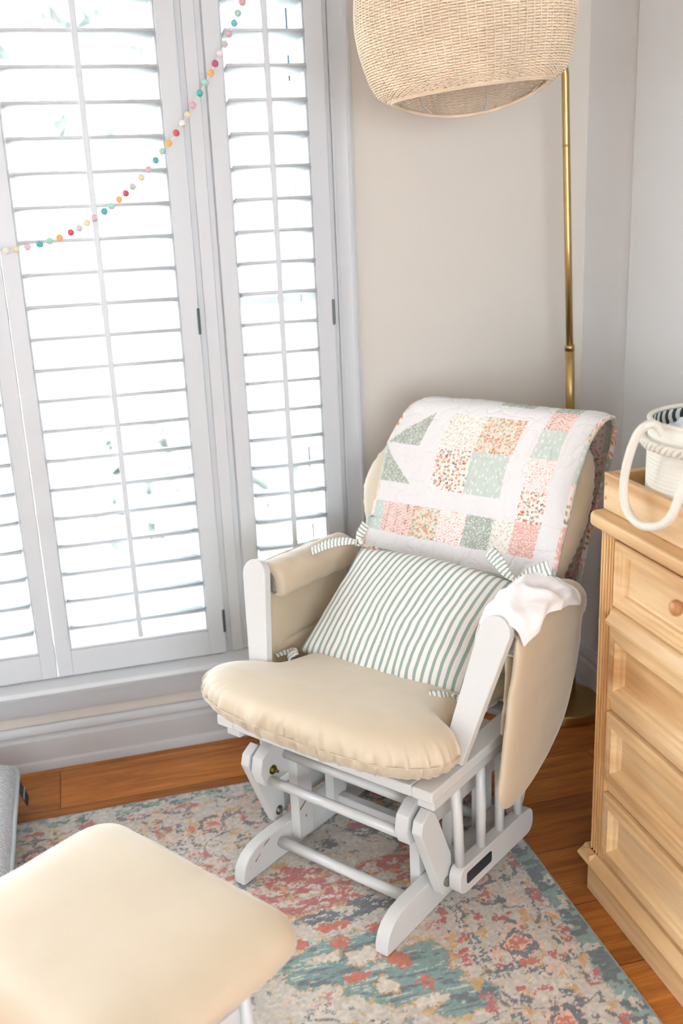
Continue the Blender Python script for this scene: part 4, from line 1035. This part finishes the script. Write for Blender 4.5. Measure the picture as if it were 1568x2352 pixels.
# ------------------------------------------------------------------ knitted floor cushion, lower left
FC = tag(empty('knitted_floor_cushion', (-0.575, 2.36, FZ)), 'grey chunky-knit floor cushion with pale piping at the lower left edge', 'floor cushion')
fo_ = rounded([(-0.285, -0.36), (0.285, -0.36), (0.285, 0.36), (-0.285, 0.36)], 0.06, 8)
f2 = []
for i in range(len(fo_)):
    a, b = Vector(fo_[i]), Vector(fo_[(i + 1) % len(fo_)]); k = max(1, int((b - a).length / 0.02))
    for j in range(k): f2.append(tuple(a.lerp(b, j / k)))
cushion('cushion_body', f2, (0, 0), lambda p, q, nq: (p, q, 0.088 + nq), 0.160, M['knit'], FC, edge=5.5, wr=0.008, rings=30)
pts = [(p * 1.0, q * 1.0, 0.105) for p, q in f2]
MB().tube(pts + [pts[0]], 0.0068, 8, cap=False).build('piping', M['piping'], FC, smooth=True)
tg_ = MB().prism(rounded([(0.215, 0.050), (0.275, 0.050), (0.275, 0.105), (0.215, 0.105)], [0.012, 0.012, 0, 0], 4), lambda p, q, t: (0.289 + (0.105 - q) * 0.32 + t, p, q), 0, 0.002)
tgo = tg_.build('sewn_tag', simple('teal_black_tag', (24, 46, 54), 0.6), FC)
tc_ = bpy.data.curves.new('tag_text', 'FONT'); tc_.body = 'PETFUSION'; tc_.size = 0.0125; tc_.align_x = 'CENTER'; tc_.extrude = 0.0002
tmp = bpy.data.objects.new('lettering_source', tc_); COL.objects.link(tmp); bpy.context.view_layer.update()
tme = bpy.data.meshes.new_from_object(tmp.evaluated_get(bpy.context.evaluated_depsgraph_get())); bpy.data.objects.remove(tmp)
to = bpy.data.objects.new('tag_lettering', tme); COL.objects.link(to); tme.materials.clear(); tme.materials.append(simple('tag_ink', (206, 216, 218), 0.6))
to.parent = tgo
# lettering runs along the tag (local y), facing the room
n_ = Vector((1, 0, 0.32)).normalized(); tx = Vector((0, 1, 0)); ty = n_.cross(tx)
mt = Matrix((tx, ty, n_)).transposed().to_4x4(); mt.translation = Vector((0.2925 + 0.030 * 0.32, 0.245, 0.074)); to.matrix_local = mt

# ------------------------------------------------------------------ arc floor lamp with rattan shade
LP = tag(empty('arc_floor_lamp', (1.418, 2.675, FZ)), 'brass arc floor lamp with a woven rattan shade behind the chair', 'floor lamp')
MB().lathe([(0, 0.036), (0.126, 0.036), (0.130, 0.033), (0.131, 0.028), (0.131, 0.003), (0.127, 0.0), (0, 0.0)], n=72).build('lamp_base', M['brass'], LP, smooth=False, bevel=0.0015)
lo = Vector(LP.location)
def Lp(*p): return tuple(Vector(p) - lo)
p0 = [Lp(1.476, 2.718, 0.025), Lp(1.462, 2.714, 0.50), Lp(1.440, 2.710, 1.0), Lp(1.433, 2.709, 1.175)]
MB().tube(p0, 0.0135, 18).tube([Lp(1.4335, 2.709, 1.165), Lp(1.4328, 2.709, 1.182)], 0.0145, 18).build('pole', M['brass'], LP, smooth=True)
arc = [(1.433, 2.709, 1.17), (1.418, 2.706, 1.47), (1.404, 2.703, 1.74), (1.400, 2.70, 1.80), (1.392, 2.695, 1.92), (1.372, 2.685, 2.02), (1.330, 2.655, 2.14), (1.265, 2.60, 2.255), (1.18, 2.52, 2.345), (1.09, 2.43, 2.39), (1.0, 2.345, 2.385), (0.965, 2.31, 2.345), (0.958, 2.30, 2.29)]
MB().tube([Lp(*p) for p in arc], 0.0105, 16).tube([Lp(1.4038, 2.703, 1.738), Lp(1.4036, 2.703, 1.744)], 0.0111, 16).build('arched_arm', M['brass'], LP, smooth=True)
# shade: woven wefts over upright stakes, tilted
tiltM = Matrix.Rotation(math.radians(-5.5), 3, 'Y') 
SC = Vector((0.950, 2.30, 1.846)) - lo
def droop(th, h): return -0.042 * max(0.0, math.cos(th - math.radians(68))) ** 1.6 * max(0.0, 1 - h / 0.16) ** 1.5
prof = [(0.182, 0.000), (0.200, 0.005), (0.214, 0.016), (0.226, 0.040), (0.236, 0.075), (0.243, 0.110), (0.247, 0.150), (0.245, 0.185), (0.240, 0.220), (0.226, 0.268), (0.200, 0.315), (0.160, 0.355), (0.110, 0.385), (0.060, 0.400), (0.035, 0.404)]
dl = [0]
for a, b in zip(prof[:-1], prof[1:]): dl.append(dl[-1] + math.hypot(a[0] - b[0], a[1] - b[1]))
def pr(t):
    return float(np.interp(t, dl, [p[0] for p in prof])), float(np.interp(t, dl, [p[1] for p in prof]))
def shade():
    vs = []; fs = []; NS = 84; seg = NS * 6; row = 0; t = 0.004; cs = 6
    while t < dl[-1] - 0.004:
        r, z = pr(t); r2, z2 = pr(t + 0.002); tv = Vector((r2 - r, 0, z2 - z)).normalized(); nv = Vector((tv.z, 0, -tv.x))
        k0 = len(vs); ph = row % 2
        wob = 0.0008
        for i in range(seg):
            th = 2 * PI * i / seg
            wave = math.cos(NS / 2 * th + PI * ph) * 0.0009 - math.cos(NS * th) * 0.0019
            jt = wob * noise.noise(Vector((math.cos(th) * 9, math.sin(th) * 9, t * 90)))
            c = Vector((math.cos(th), math.sin(th), 0))
            for j in range(cs):
                a = 2 * PI * j / cs; rn = wave + math.cos(a) * 0.0016; rt = math.sin(a) * 0.0024 + jt
                R_ = r + nv.x * rn + tv.x * rt; Z_ = z + nv.z * rn + tv.z * rt
                p = tiltM @ Vector((c.x * R_, c.y * R_, Z_ + droop(th, z))) + SC
                vs.append(tuple(p))
        for i in range(seg):
            for j in range(cs):
                a = k0 + i * cs + j; b = k0 + i * cs + (j + 1) % cs; c2 = k0 + ((i + 1) % seg) * cs + (j + 1) % cs; d2 = k0 + ((i + 1) % seg) * cs + j
                fs.append((a, b, c2, d2))
        t += 0.0056; row += 1
    sh = meshobj('lamp_shade', vs, fs, M['rattan'], LP, smooth=True)
    stk = MB()
    for k in range(NS):
        th = 2 * PI * (k + 0.0) / NS
        pts = []
        for q in np.linspace(0, dl[-1], 16):
            r, z = pr(q); pts.append(tuple(tiltM @ Vector((math.cos(th) * r, math.sin(th) * r, z + droop(th, z))) + SC))
        stk.tube(pts, 0.0014, 5)
    o = stk.build('stakes', M['rattan'], sh, smooth=True); o['kind'] = 'stuff'
    rim = MB()
    for dz, rr in ((0.0, 0.0045), (0.007, 0.003)):
        r, z = pr(dz); pts = []
        for i in range(113):
            th = 2 * PI * i / 112; w_ = 0.0022 * math.sin(th * 40)
            pts.append(tuple(tiltM @ Vector((math.cos(th) * (r + w_), math.sin(th) * (r + w_), z - 0.002 + droop(th, z))) + SC))
        rim.tube(pts, rr, 8, cap=False)
    rim.build('rim', M['rattan'], sh, smooth=True)
    wr_ = MB()
    for k in range(8):
        th = 2 * PI * k / 8 + 0.2; pts = []
        for q in np.linspace(0.0, dl[-1] * 0.97, 16):
            r, z = pr(q); pts.append(tuple(tiltM @ Vector((math.cos(th) * (r - 0.007), math.sin(th) * (r - 0.007), z + droop(th, z))) + SC))
        wr_.tube(pts, 0.0018, 6)
    wr_.build('wire_frame', M['wire'], sh, smooth=True)
shade()
MB().lathe([(0.0, 0.36), (0.02, 0.36), (0.02, 0.30), (0.012, 0.29), (0.015, 0.285), (0.03, 0.25), (0.034, 0.23), (0.03, 0.205), (0.018, 0.19), (0, 0.186)], center=tuple(SC), n=24).build('bulb', M['plastic'], LP, smooth=True)

# ------------------------------------------------------------------ felt-ball garland in front of the shutters
beads = [(-0.2150, 1.526, 'o'), (-0.1880, 1.527, 'r'), (-0.1620, 1.528, 'g'), (-0.1355, 1.5304, 'w'), (-0.1092, 1.5331, 'c'), (-0.0809, 1.5379, 'l'), (-0.0496, 1.5432, 't'), (-0.0241, 1.5505, 'm'), (0.0019, 1.5573, 'o'), (0.0315, 1.569, 'r'), (0.054, 1.5783, 'g'), (0.0746, 1.5916, 'c'), (0.0955, 1.6021, 'l'), (0.1223, 1.6176, 't'), (0.1418, 1.6304, 'm'), (0.1633, 1.6461, 'o'), (0.1818, 1.6607, 'r'), (0.2016, 1.6765, 'g'), (0.2256, 1.6983, 'c'), (0.2463, 1.7179, 'l'), (0.2667, 1.7398, 't'), (0.2859, 1.7617, 'm'), (0.3042, 1.7808, 'o'), (0.326, 1.8054, 'r'), (0.3441, 1.8289, 'w'), (0.3601, 1.8491, 'c'), (0.3751, 1.872, 'p'), (0.3953, 1.9009, 't'), (0.4122, 1.9258, 'm'), (0.4283, 1.9491, 'o'), (0.4413, 1.9713, 'b'), (0.4545, 1.995, 'w'), (0.4698, 2.017, 'g'), (0.4823, 2.0412, 'l'), (0.4984, 2.0663, 'u'), (0.5096, 2.0897, 'm'), (0.5233, 2.1152, 'p'), (0.536, 2.143, 'c'), (0.548, 2.170, 'w')]
bc = dict(w=((236, 232, 226), 'white'), c=((232, 222, 186), 'pale yellow'), l=((222, 192, 204), 'lilac pink'), t=((104, 190, 186), 'teal'), m=((176, 218, 208), 'mint'), o=((252, 184, 118), 'orange'), r=((214, 104, 116), 'raspberry red'), g=((212, 208, 206), 'pale grey'), p=((226, 176, 190), 'pink'), b=((196, 96, 124), 'burgundy'), u=((124, 192, 200), 'light blue'))
GL = tag(empty('felt_ball_garland', (0.163, 2.785, 1.646)), 'string of small pastel felt balls hanging in a swag across the shutters', 'garland')
go = Vector(GL.location)
bmats = {k: simple('felt_' + v[1].replace(' ', '_'), v[0], 0.95, bump=(500, 0.4, 0.001)) for k, v in bc.items()}
bmesh_by = {}
def ball_mesh(kc, seed):
    vs = []; fs = []; a, b = 20, 12; r = 0.0087
    for i in range(1, b):
        for j in range(a):
            ph = PI * i / b; th = 2 * PI * j / a; d = Vector((math.sin(ph) * math.cos(th), math.sin(ph) * math.sin(th), math.cos(ph)))
            vs.append(d * r * (1 + 0.10 * noise.noise(d * 1.8 + Vector((seed, 0, 0)))))
    vs += [Vector((0, 0, r)), Vector((0, 0, -r))]
    for i in range(b - 2):
        for j in range(a): fs.append((i * a + j, (i + 1) * a + j, (i + 1) * a + (j + 1) % a, i * a + (j + 1) % a))
    n = (b - 1) * a
    for j in range(a): fs.append((n, j, (j + 1) % a)); fs.append((n + 1, (b - 2) * a + (j + 1) % a, (b - 2) * a + j))
    return vs, fs
for i, (x, z, k) in enumerate(beads):
    if k not in bmesh_by:
        o = meshobj('felt_ball', *ball_mesh(k, i), bmats[k], GL, smooth=True); bmesh_by[k] = o
    else:
        o = bmesh_by[k].copy(); COL.objects.link(o)
    o.parent = GL; o.location = Vector((x, 2.785, z)) - go; o['label'] = bc[k][1] + ' felt ball'
MB().tube([tuple(Vector((x, 2.785, z)) - go) for x, z, k in [(-0.9, 1.62, 0), (-0.5, 1.545, 0)] + beads + [(0.62, 2.34, 0)]], 0.0009, 6).build('string', simple('white_thread', (240, 238, 232), 0.9), GL)

# ------------------------------------------------------------------ pine dresser
DR = tag(empty('pine_dresser', (1.30, 1.20, FZ)), 'light pine chest of drawers with fluted corner posts against the right wall', 'dresser')
do = Vector(DR.location)
FXp = 1.060; YL = 1.838; YR = 0.56; BX = 1.535
def Dn(x, y, z): return (x - do.x, y - do.y, z - do.z)
class DB(MB):
    def wbox(s, x0, x1, y0, y1, z0, z1): return s.box(x0 - do.x, x1 - do.x, y0 - do.y, y1 - do.y, z0 - do.z, z1 - do.z)
# carcase
cb = DB()
cb.wbox(FXp + 0.02, BX, YL - 0.022, YL - 0.002, FZ + 0.1, 0.916).wbox(FXp + 0.02, BX, YR + 0.002, YR + 0.022, FZ + 0.1, 0.916)
cb.wbox(BX - 0.01, BX, YR + 0.02, YL - 0.02, FZ + 0.1, 0.916)
cb.wbox(FXp + 0.03, BX - 0.01, YR + 0.02, YL - 0.02, 0.10, 0.116)
cb.build('carcase', M['pine'], DR, bevel=0.002)
# rails between drawers
rb = DB()
for z0, z1 in ((0.503, 0.530), (0.296, 0.325), (0.100, 0.119)): rb.wbox(FXp + 0.007, FXp + 0.03, YR + 0.05, YL - 0.05, z0, z1)
rb.wbox(FXp + 0.002, FXp + 0.03, YR + 0.05, YL - 0.05, 0.906, 0.9175)
rb.build('face_frame', M['pine'], DR, bevel=0.0015)
rail = MB().prism([(0.03, 0.712), (-0.012, 0.712), (-0.014, 0.722), (-0.010, 0.726), (-0.004, 0.734), (-0.002, 0.742), (0.006, 0.748), (0.03, 0.750)], lambda p, q, t: Dn(FXp + p, t, q), YR + 0.05, YL - 0.05)
rail.build('moulded_rail', M['pine'], DR, bevel=0.001)
# fluted posts
for y0, y1 in ((YL - 0.050, YL), (YR, YR + 0.050)):
    pr_ = []; n = 4; wdt = y1 - y0
    pr_.append((y0, 0.03)); pr_.append((y0, -0.0))
    for k in range(n):
        c = y0 + wdt * (k + 0.5 + 0.12) / (n + 0.25)
        for j in range(7):
            a = PI * j / 6; pr_.append((c - 0.0040 * math.cos(a), 0.0075 * math.sin(a)))
    pr_.append((y1 - 0.001, 0.0)); pr_.append((y1, 0.001)); pr_.append((y1, 0.03))
    MB().prism(pr_, lambda p, q, t: Dn(FXp + q, p, t), 0.10, 0.9175).build('fluted_post', M['pinev'], DR)
# top slab and plinth
tb_ = rounded([(FXp - 0.020, YR - 0.03), (FXp - 0.020, YL + 0.034), (BX + 0.006, YL + 0.034), (BX + 0.006, YR - 0.03)], [0.03, 0.03, 0.0, 0.0], 6)
tb_ = [Dn(x, y, 0) for x, y in tb_]
MB().prism([(p[0], p[1]) for p in tb_], lambda p, q, t: (p, q, t - do.z), 0.918, 0.948).build('top_slab', M['pine'], DR, bevel=0.007, seg=4)
pb_ = DB().wbox(FXp - 0.004, FXp + 0.02, YR - 0.004, YL + 0.004, FZ, 0.082).wbox(FXp + 0.02, BX, YL - 0.018, YL + 0.004, FZ, 0.082).wbox(FXp + 0.02, BX, YR - 0.004, YR + 0.018, FZ, 0.082)
pb_.build('plinth', M['pine'], DR, bevel=0.002)
cp = [(0.03, 0.082), (-0.022, 0.082), (-0.024, 0.088), (-0.018, 0.094), (-0.012, 0.097), (-0.002, 0.108), (0.03, 0.108)]
cpm = MB().prism(cp, lambda p, q, t: Dn(FXp + p, t, q), YR - 0.02, YL + 0.022)
cpm.prism([(-p, q) for p, q in cp], lambda p, q, t: Dn(t, YL + p, q), FXp - 0.02, BX)
cpm.build('plinth_moulding', M['pine'], DR, bevel=0.001)
def drawer(y0, y1, z0, z1, prof_, knobs):
    n = len(prof_); vs = []; fs = []
    for ins, dx in prof_:
        vs += [Dn(FXp + dx, y0 + ins, z0 + ins), Dn(FXp + dx, y1 - ins, z0 + ins), Dn(FXp + dx, y1 - ins, z1 - ins), Dn(FXp + dx, y0 + ins, z1 - ins)]
    for i in range(n - 1):
        for j in range(4): fs.append((i * 4 + j, (i + 1) * 4 + j, (i + 1) * 4 + (j + 1) % 4, i * 4 + (j + 1) % 4))
    fs.append(tuple((n - 1) * 4 + j for j in (3, 2, 1, 0))); fs.append((0, 1, 2, 3))
    d = meshobj('drawer', vs, fs, M['pine'], DR)
    for ky, kz in knobs:
        kp = [(0, 0), (0.0085, 0), (0.0075, 0.006), (0.0065, 0.012), (0.010, 0.018), (0.0155, 0.024), (0.0165, 0.030), (0.014, 0.036), (0.008, 0.039), (0, 0.040)]
        kv = MB(); k2 = MB().lathe(kp, n=24)
        dxp = prof_[-1][1]
        kv.add([Dn(FXp + dxp - v[2], ky + v[0], kz + v[1]) for v in k2.v], [f[::-1] for f in k2.f])
        kv.build('knob', M['knob'], d, smooth=True)
PL_ = [(0, 0.02), (0, -0.001), (0.002, -0.004), (0.012, -0.004), (0.014, -0.0015), (0.018, -0.0015), (0.022, -0.006), (0.028, -0.0065), (0.033, -0.002), (0.036, 0.004), (0.043, 0.007), (0.047, 0.011), (0.049, 0.011)]
PT_ = [(0, 0.03), (0, 0.002), (0.003, -0.001), (0.010, -0.001), (0.012, 0.003), (0.020, 0.004), (0.023, 0.008), (0.030, 0.009), (0.032, 0.016), (0.036, 0.018)]
ym = (YL + YR) / 2
drawer(ym + 0.012, YL - 0.054, 0.754, 0.903, PT_, [(1.536, 0.846)])
drawer(YR + 0.052, ym - 0.012, 0.752, 0.905, PT_, [(0.886, 0.831)])
DB().wbox(FXp + 0.002, FXp + 0.03, ym - 0.011, ym + 0.011, 0.75, 0.907).build('divider', M['pinev'], DR, bevel=0.001)
drawer(YR + 0.052, YL - 0.054, 0.535, 0.707, PL_, [(1.38, 0.62), (1.02, 0.62)])
drawer(YR + 0.052, YL - 0.054, 0.329, 0.499, PL_, [(1.38, 0.41), (1.02, 0.41)])
drawer(YR + 0.052, YL - 0.054, 0.123, 0.292, PL_, [(1.38, 0.21), (1.02, 0.21)])

# changing tray on the dresser
TR = tag(empty('changing_tray', (1.30, 1.45, 0.9485)), 'open pine tray with low sides standing on top of the dresser', 'tray')
to_ = Vector(TR.location); ty0, ty1, tx0, tx1 = 1.02, 1.868, 1.078, 1.52
def tbx(mb, a, b, c, d, e, f): return mb.box(a - to_.x, b - to_.x, c - to_.y, d - to_.y, e, f)
tbx(MB(), tx0, tx0 + 0.018, ty0, ty1, 0, 0.083).build('front_board', M['pine'], TR, bevel=0.003)
tbx(MB(), tx1 - 0.018, tx1, ty0, ty1, 0, 0.083).build('back_board', M['pine'], TR, bevel=0.003)
tbx(MB(), tx0 + 0.018, tx1 - 0.018, ty1 - 0.018, ty1, 0, 0.083).build('end_board', M['pine'], TR, bevel=0.003)
tbx(MB(), tx0 + 0.018, tx1 - 0.018, ty0, ty0 + 0.018, 0, 0.083).build('end_board', M['pine'], TR, bevel=0.003)
tbx(MB(), tx0 + 0.018, tx1 - 0.018, ty0 + 0.018, ty1 - 0.018, 0, 0.008).build('tray_floor', M['pine'], TR)
for z in (0.026, 0.058):
    mb = MB().tube([(tx0 - to_.x + 0.001, ty1 - 0.010 - to_.y, z), (tx0 - to_.x - 0.0008, ty1 - 0.010 - to_.y, z)], 0.0036, 14)
    mb.build('dowel_plug', M['knob'], TR)

# rope basket in the tray
BK = tag(empty('rope_basket', (1.248, 1.690, 0.957)), 'white coiled-rope basket with braided trim and looped handles in the tray', 'basket')
R0, HB = 0.150, 0.205
vs = []; coils = 24
prof_ = [(0.0, 0.0), (0.13, 0.0)]
for k in range(coils):
    z = 0.004 + k * HB / coils; r = 0.135 + 0.017 * min(1, k / 6) 
    for j in range(4): a = -PI / 2 + PI * (j + 0.5) / 4; prof_.append((r + 0.0018 * math.cos(a), z + 0.0043 + 0.0043 * math.sin(a)))
prof_ += [(0.150, HB + 0.003), (0.147, HB + 0.002)]
bm_, N, L, b = newmat('cotton_rope_coils', (230, 226, 216), 0.9)
tc = nd(N, 'ShaderNodeTexCoord'); add_bump(N, L, b, tc.outputs['Object'], 260, 0.6, 0.002)
bk_ = MB().lathe(prof_, n=96).build('basket_body', bm_, BK, smooth=True)
# lining with dark zigzag stitching
zm, N, L, b = newmat('zigzag_lining', (222, 220, 212), 0.9)
tc = nd(N, 'ShaderNodeTexCoord'); wv = nd(N, 'ShaderNodeTexWave'); wv.wave_type = 'BANDS'; wv.bands_direction = 'X'; wv.inputs['Scale'].default_value = 1.0; wv.inputs['Distortion'].default_value = 0
L.new(tc.outputs['UV'], wv.inputs[0]); r = nd(N, 'ShaderNodeValToRGB'); r.color_ramp.elements[0].position = 0.42; r.color_ramp.elements[0].color = (*lin((58, 70, 68)), 1); r.color_ramp.elements[1].position = 0.52; r.color_ramp.elements[1].color = (*lin((222, 222, 214)), 1)
L.new(wv.outputs['Fac'], r.inputs[0]); L.new(r.outputs[0], b.inputs['Base Color'])
n = 192; vs = []; uv = []; fs = []; lev = 24
for i in range(n + 1):
    th = 2 * PI * i / n
    for k in range(lev + 1):
        z = 0.006 + (HB - 0.006) * k / lev; r_ = 0.129 + 0.017 * min(1, k / 6)
        vs.append((r_ * math.cos(th), r_ * math.sin(th), z)); zig = abs(((k / 5.0) % 1) - 0.5) * 2
        uv.append((th * 2.1 + zig * 0.16, k / lev))
for i in range(n):
    for k in range(lev): a = i * (lev + 1) + k; fs.append((a, a + 1, a + lev + 2, a + lev + 1))
meshobj('lining', vs, fs, zm, BK, smooth=True, uv=uv)
MB().tube([(0.151 * math.cos(2 * PI * i / 72), 0.151 * math.sin(2 * PI * i / 72), HB + 0.004) for i in range(73)], 0.0052, 10, cap=False).build('rim', M['rope'], BK, smooth=True)
br = MB()
for s in (0, 1):
    pts = []
    for i in range(289):
        th = 2 * PI * i / 288; ph = th * 34 + s * PI
        pts.append(((0.161 + 0.004 * math.cos(ph)) * math.cos(th), (0.161 + 0.004 * math.cos(ph)) * math.sin(th), HB - 0.040 + 0.006 * math.sin(ph)))
    br.tube(pts, 0.0058, 7, cap=False)
br.build('braid', M['rope'], BK, smooth=True)
MB().tube([(0.1495 * math.cos(2 * PI * i / 72), 0.1495 * math.sin(2 * PI * i / 72), 0.020) for i in range(73)], 0.0022, 6, cap=False).build('stitch_line', simple('grey_stitch', (150, 154, 152), 0.9), BK)
bo_ = Vector(BK.location)
hp = [(1.108, 1.690, 1.136), (1.088, 1.690, 1.164), (1.062, 1.682, 1.172), (1.044, 1.690, 1.152), (1.040, 1.712, 1.098), (1.040, 1.724, 1.044), (1.040, 1.712, 0.998), (1.040, 1.668, 0.978), (1.040, 1.608, 0.988), (1.040, 1.558, 1.020), (1.050, 1.545, 1.070), (1.085, 1.560, 1.125), (1.128, 1.585, 1.150), (1.142, 1.590, 1.130)]
def crom(pts, n=8):
    pts = [Vector(p) for p in pts]; out = []
    for i in range(len(pts) - 1):
        p0 = pts[max(0, i - 1)]; p1 = pts[i]; p2 = pts[i + 1]; p3 = pts[min(len(pts) - 1, i + 2)]
        for k in range(n):
            t = k / n; out.append(0.5 * ((2 * p1) + (p2 - p0) * t + (2 * p0 - 5 * p1 + 4 * p2 - p3) * t * t + (3 * p1 - p0 - 3 * p2 + p3) * t ** 3))
    out.append(pts[-1]); return out
MB().tube([tuple(p - bo_) for p in crom(hp)], 0.0088, 12).build('handle', M['rope'], BK, smooth=True)
hp2 = [(0.145, 0.05, 0.175), (0.175, 0.04, 0.20), (0.185, 0.0, 0.14), (0.182, -0.04, 0.10), (0.175, -0.08, 0.15), (0.14, -0.06, 0.18)]
MB().tube([tuple(p) for p in crom(hp2)], 0.0088, 12).build('handle', M['rope'], BK, smooth=True)
# folded cloths in the basket
def folded(name, cx, cy, z, sx, sy, sz, rot, mat, label, seed):
    vs = []; fs = []; n = 26
    for i in range(n):
        for j in range(n):
            a = i / (n - 1) * 2 - 1; c = j / (n - 1) * 2 - 1
            h = (1 - abs(a) ** 4) ** 0.5 * (1 - abs(c) ** 4) ** 0.5
            x, y = a * sx, c * sy
            vs.append((x * math.cos(rot) - y * math.sin(rot), x * math.sin(rot) + y * math.cos(rot), sz * h + 0.014 * noise.noise(Vector((a * 2.2, c * 2.2, seed)))))
    m = len(vs)
    vs += [(v[0], v[1], -0.05) for v in vs]
    for i in range(n - 1):
        for j in range(n - 1):
            a = i * n + j; fs.append((a, a + n, a + n + 1, a + 1)); fs.append((m + a, m + a + 1, m + a + n + 1, m + a + n))
    ring = [i * n for i in range(n)] + [(n - 1) * n + j for j in range(1, n)] + [i * n + n - 1 for i in range(n - 2, -1, -1)] + [j for j in range(n - 2, 0, -1)]
    for a, b in zip(ring, ring[1:] + ring[:1]): fs.append((a, b, m + b, m + a)[::-1])
    o = meshobj(name, vs, fs, mat, None, smooth=True); o.location = (cx, cy, z)
    return tag(o, label, 'cloth')
bl, N, L, b = newmat('blue_washed_muslin', (222, 226, 232), 0.95)
tc = nd(N, 'ShaderNodeTexCoord'); t = nd(N, 'ShaderNodeTexNoise'); t.inputs['Scale'].default_value = 14; L.new(tc.outputs['Object'], t.inputs[0])
r = nd(N, 'ShaderNodeValToRGB'); r.color_ramp.elements[0].position = 0.45; r.color_ramp.elements[0].color = (*lin((236, 238, 240)), 1); r.color_ramp.elements[1].position = 0.60; r.color_ramp.elements[1].color = (*lin((168, 182, 200)), 1)
L.new(t.outputs[0], r.inputs[0]); L.new(r.outputs[0], b.inputs['Base Color'])
folded('folded_cloth', 1.168, 1.722, 1.095, 0.040, 0.034, 0.066, 0.4, bl, 'white cloth with blue washes tucked in the rope basket', 3)
folded('folded_cloth', 1.262, 1.752, 1.100, 0.038, 0.045, 0.088, -0.2, M['muslin'], 'plain white folded cloth at the right edge, in the rope basket', 8)
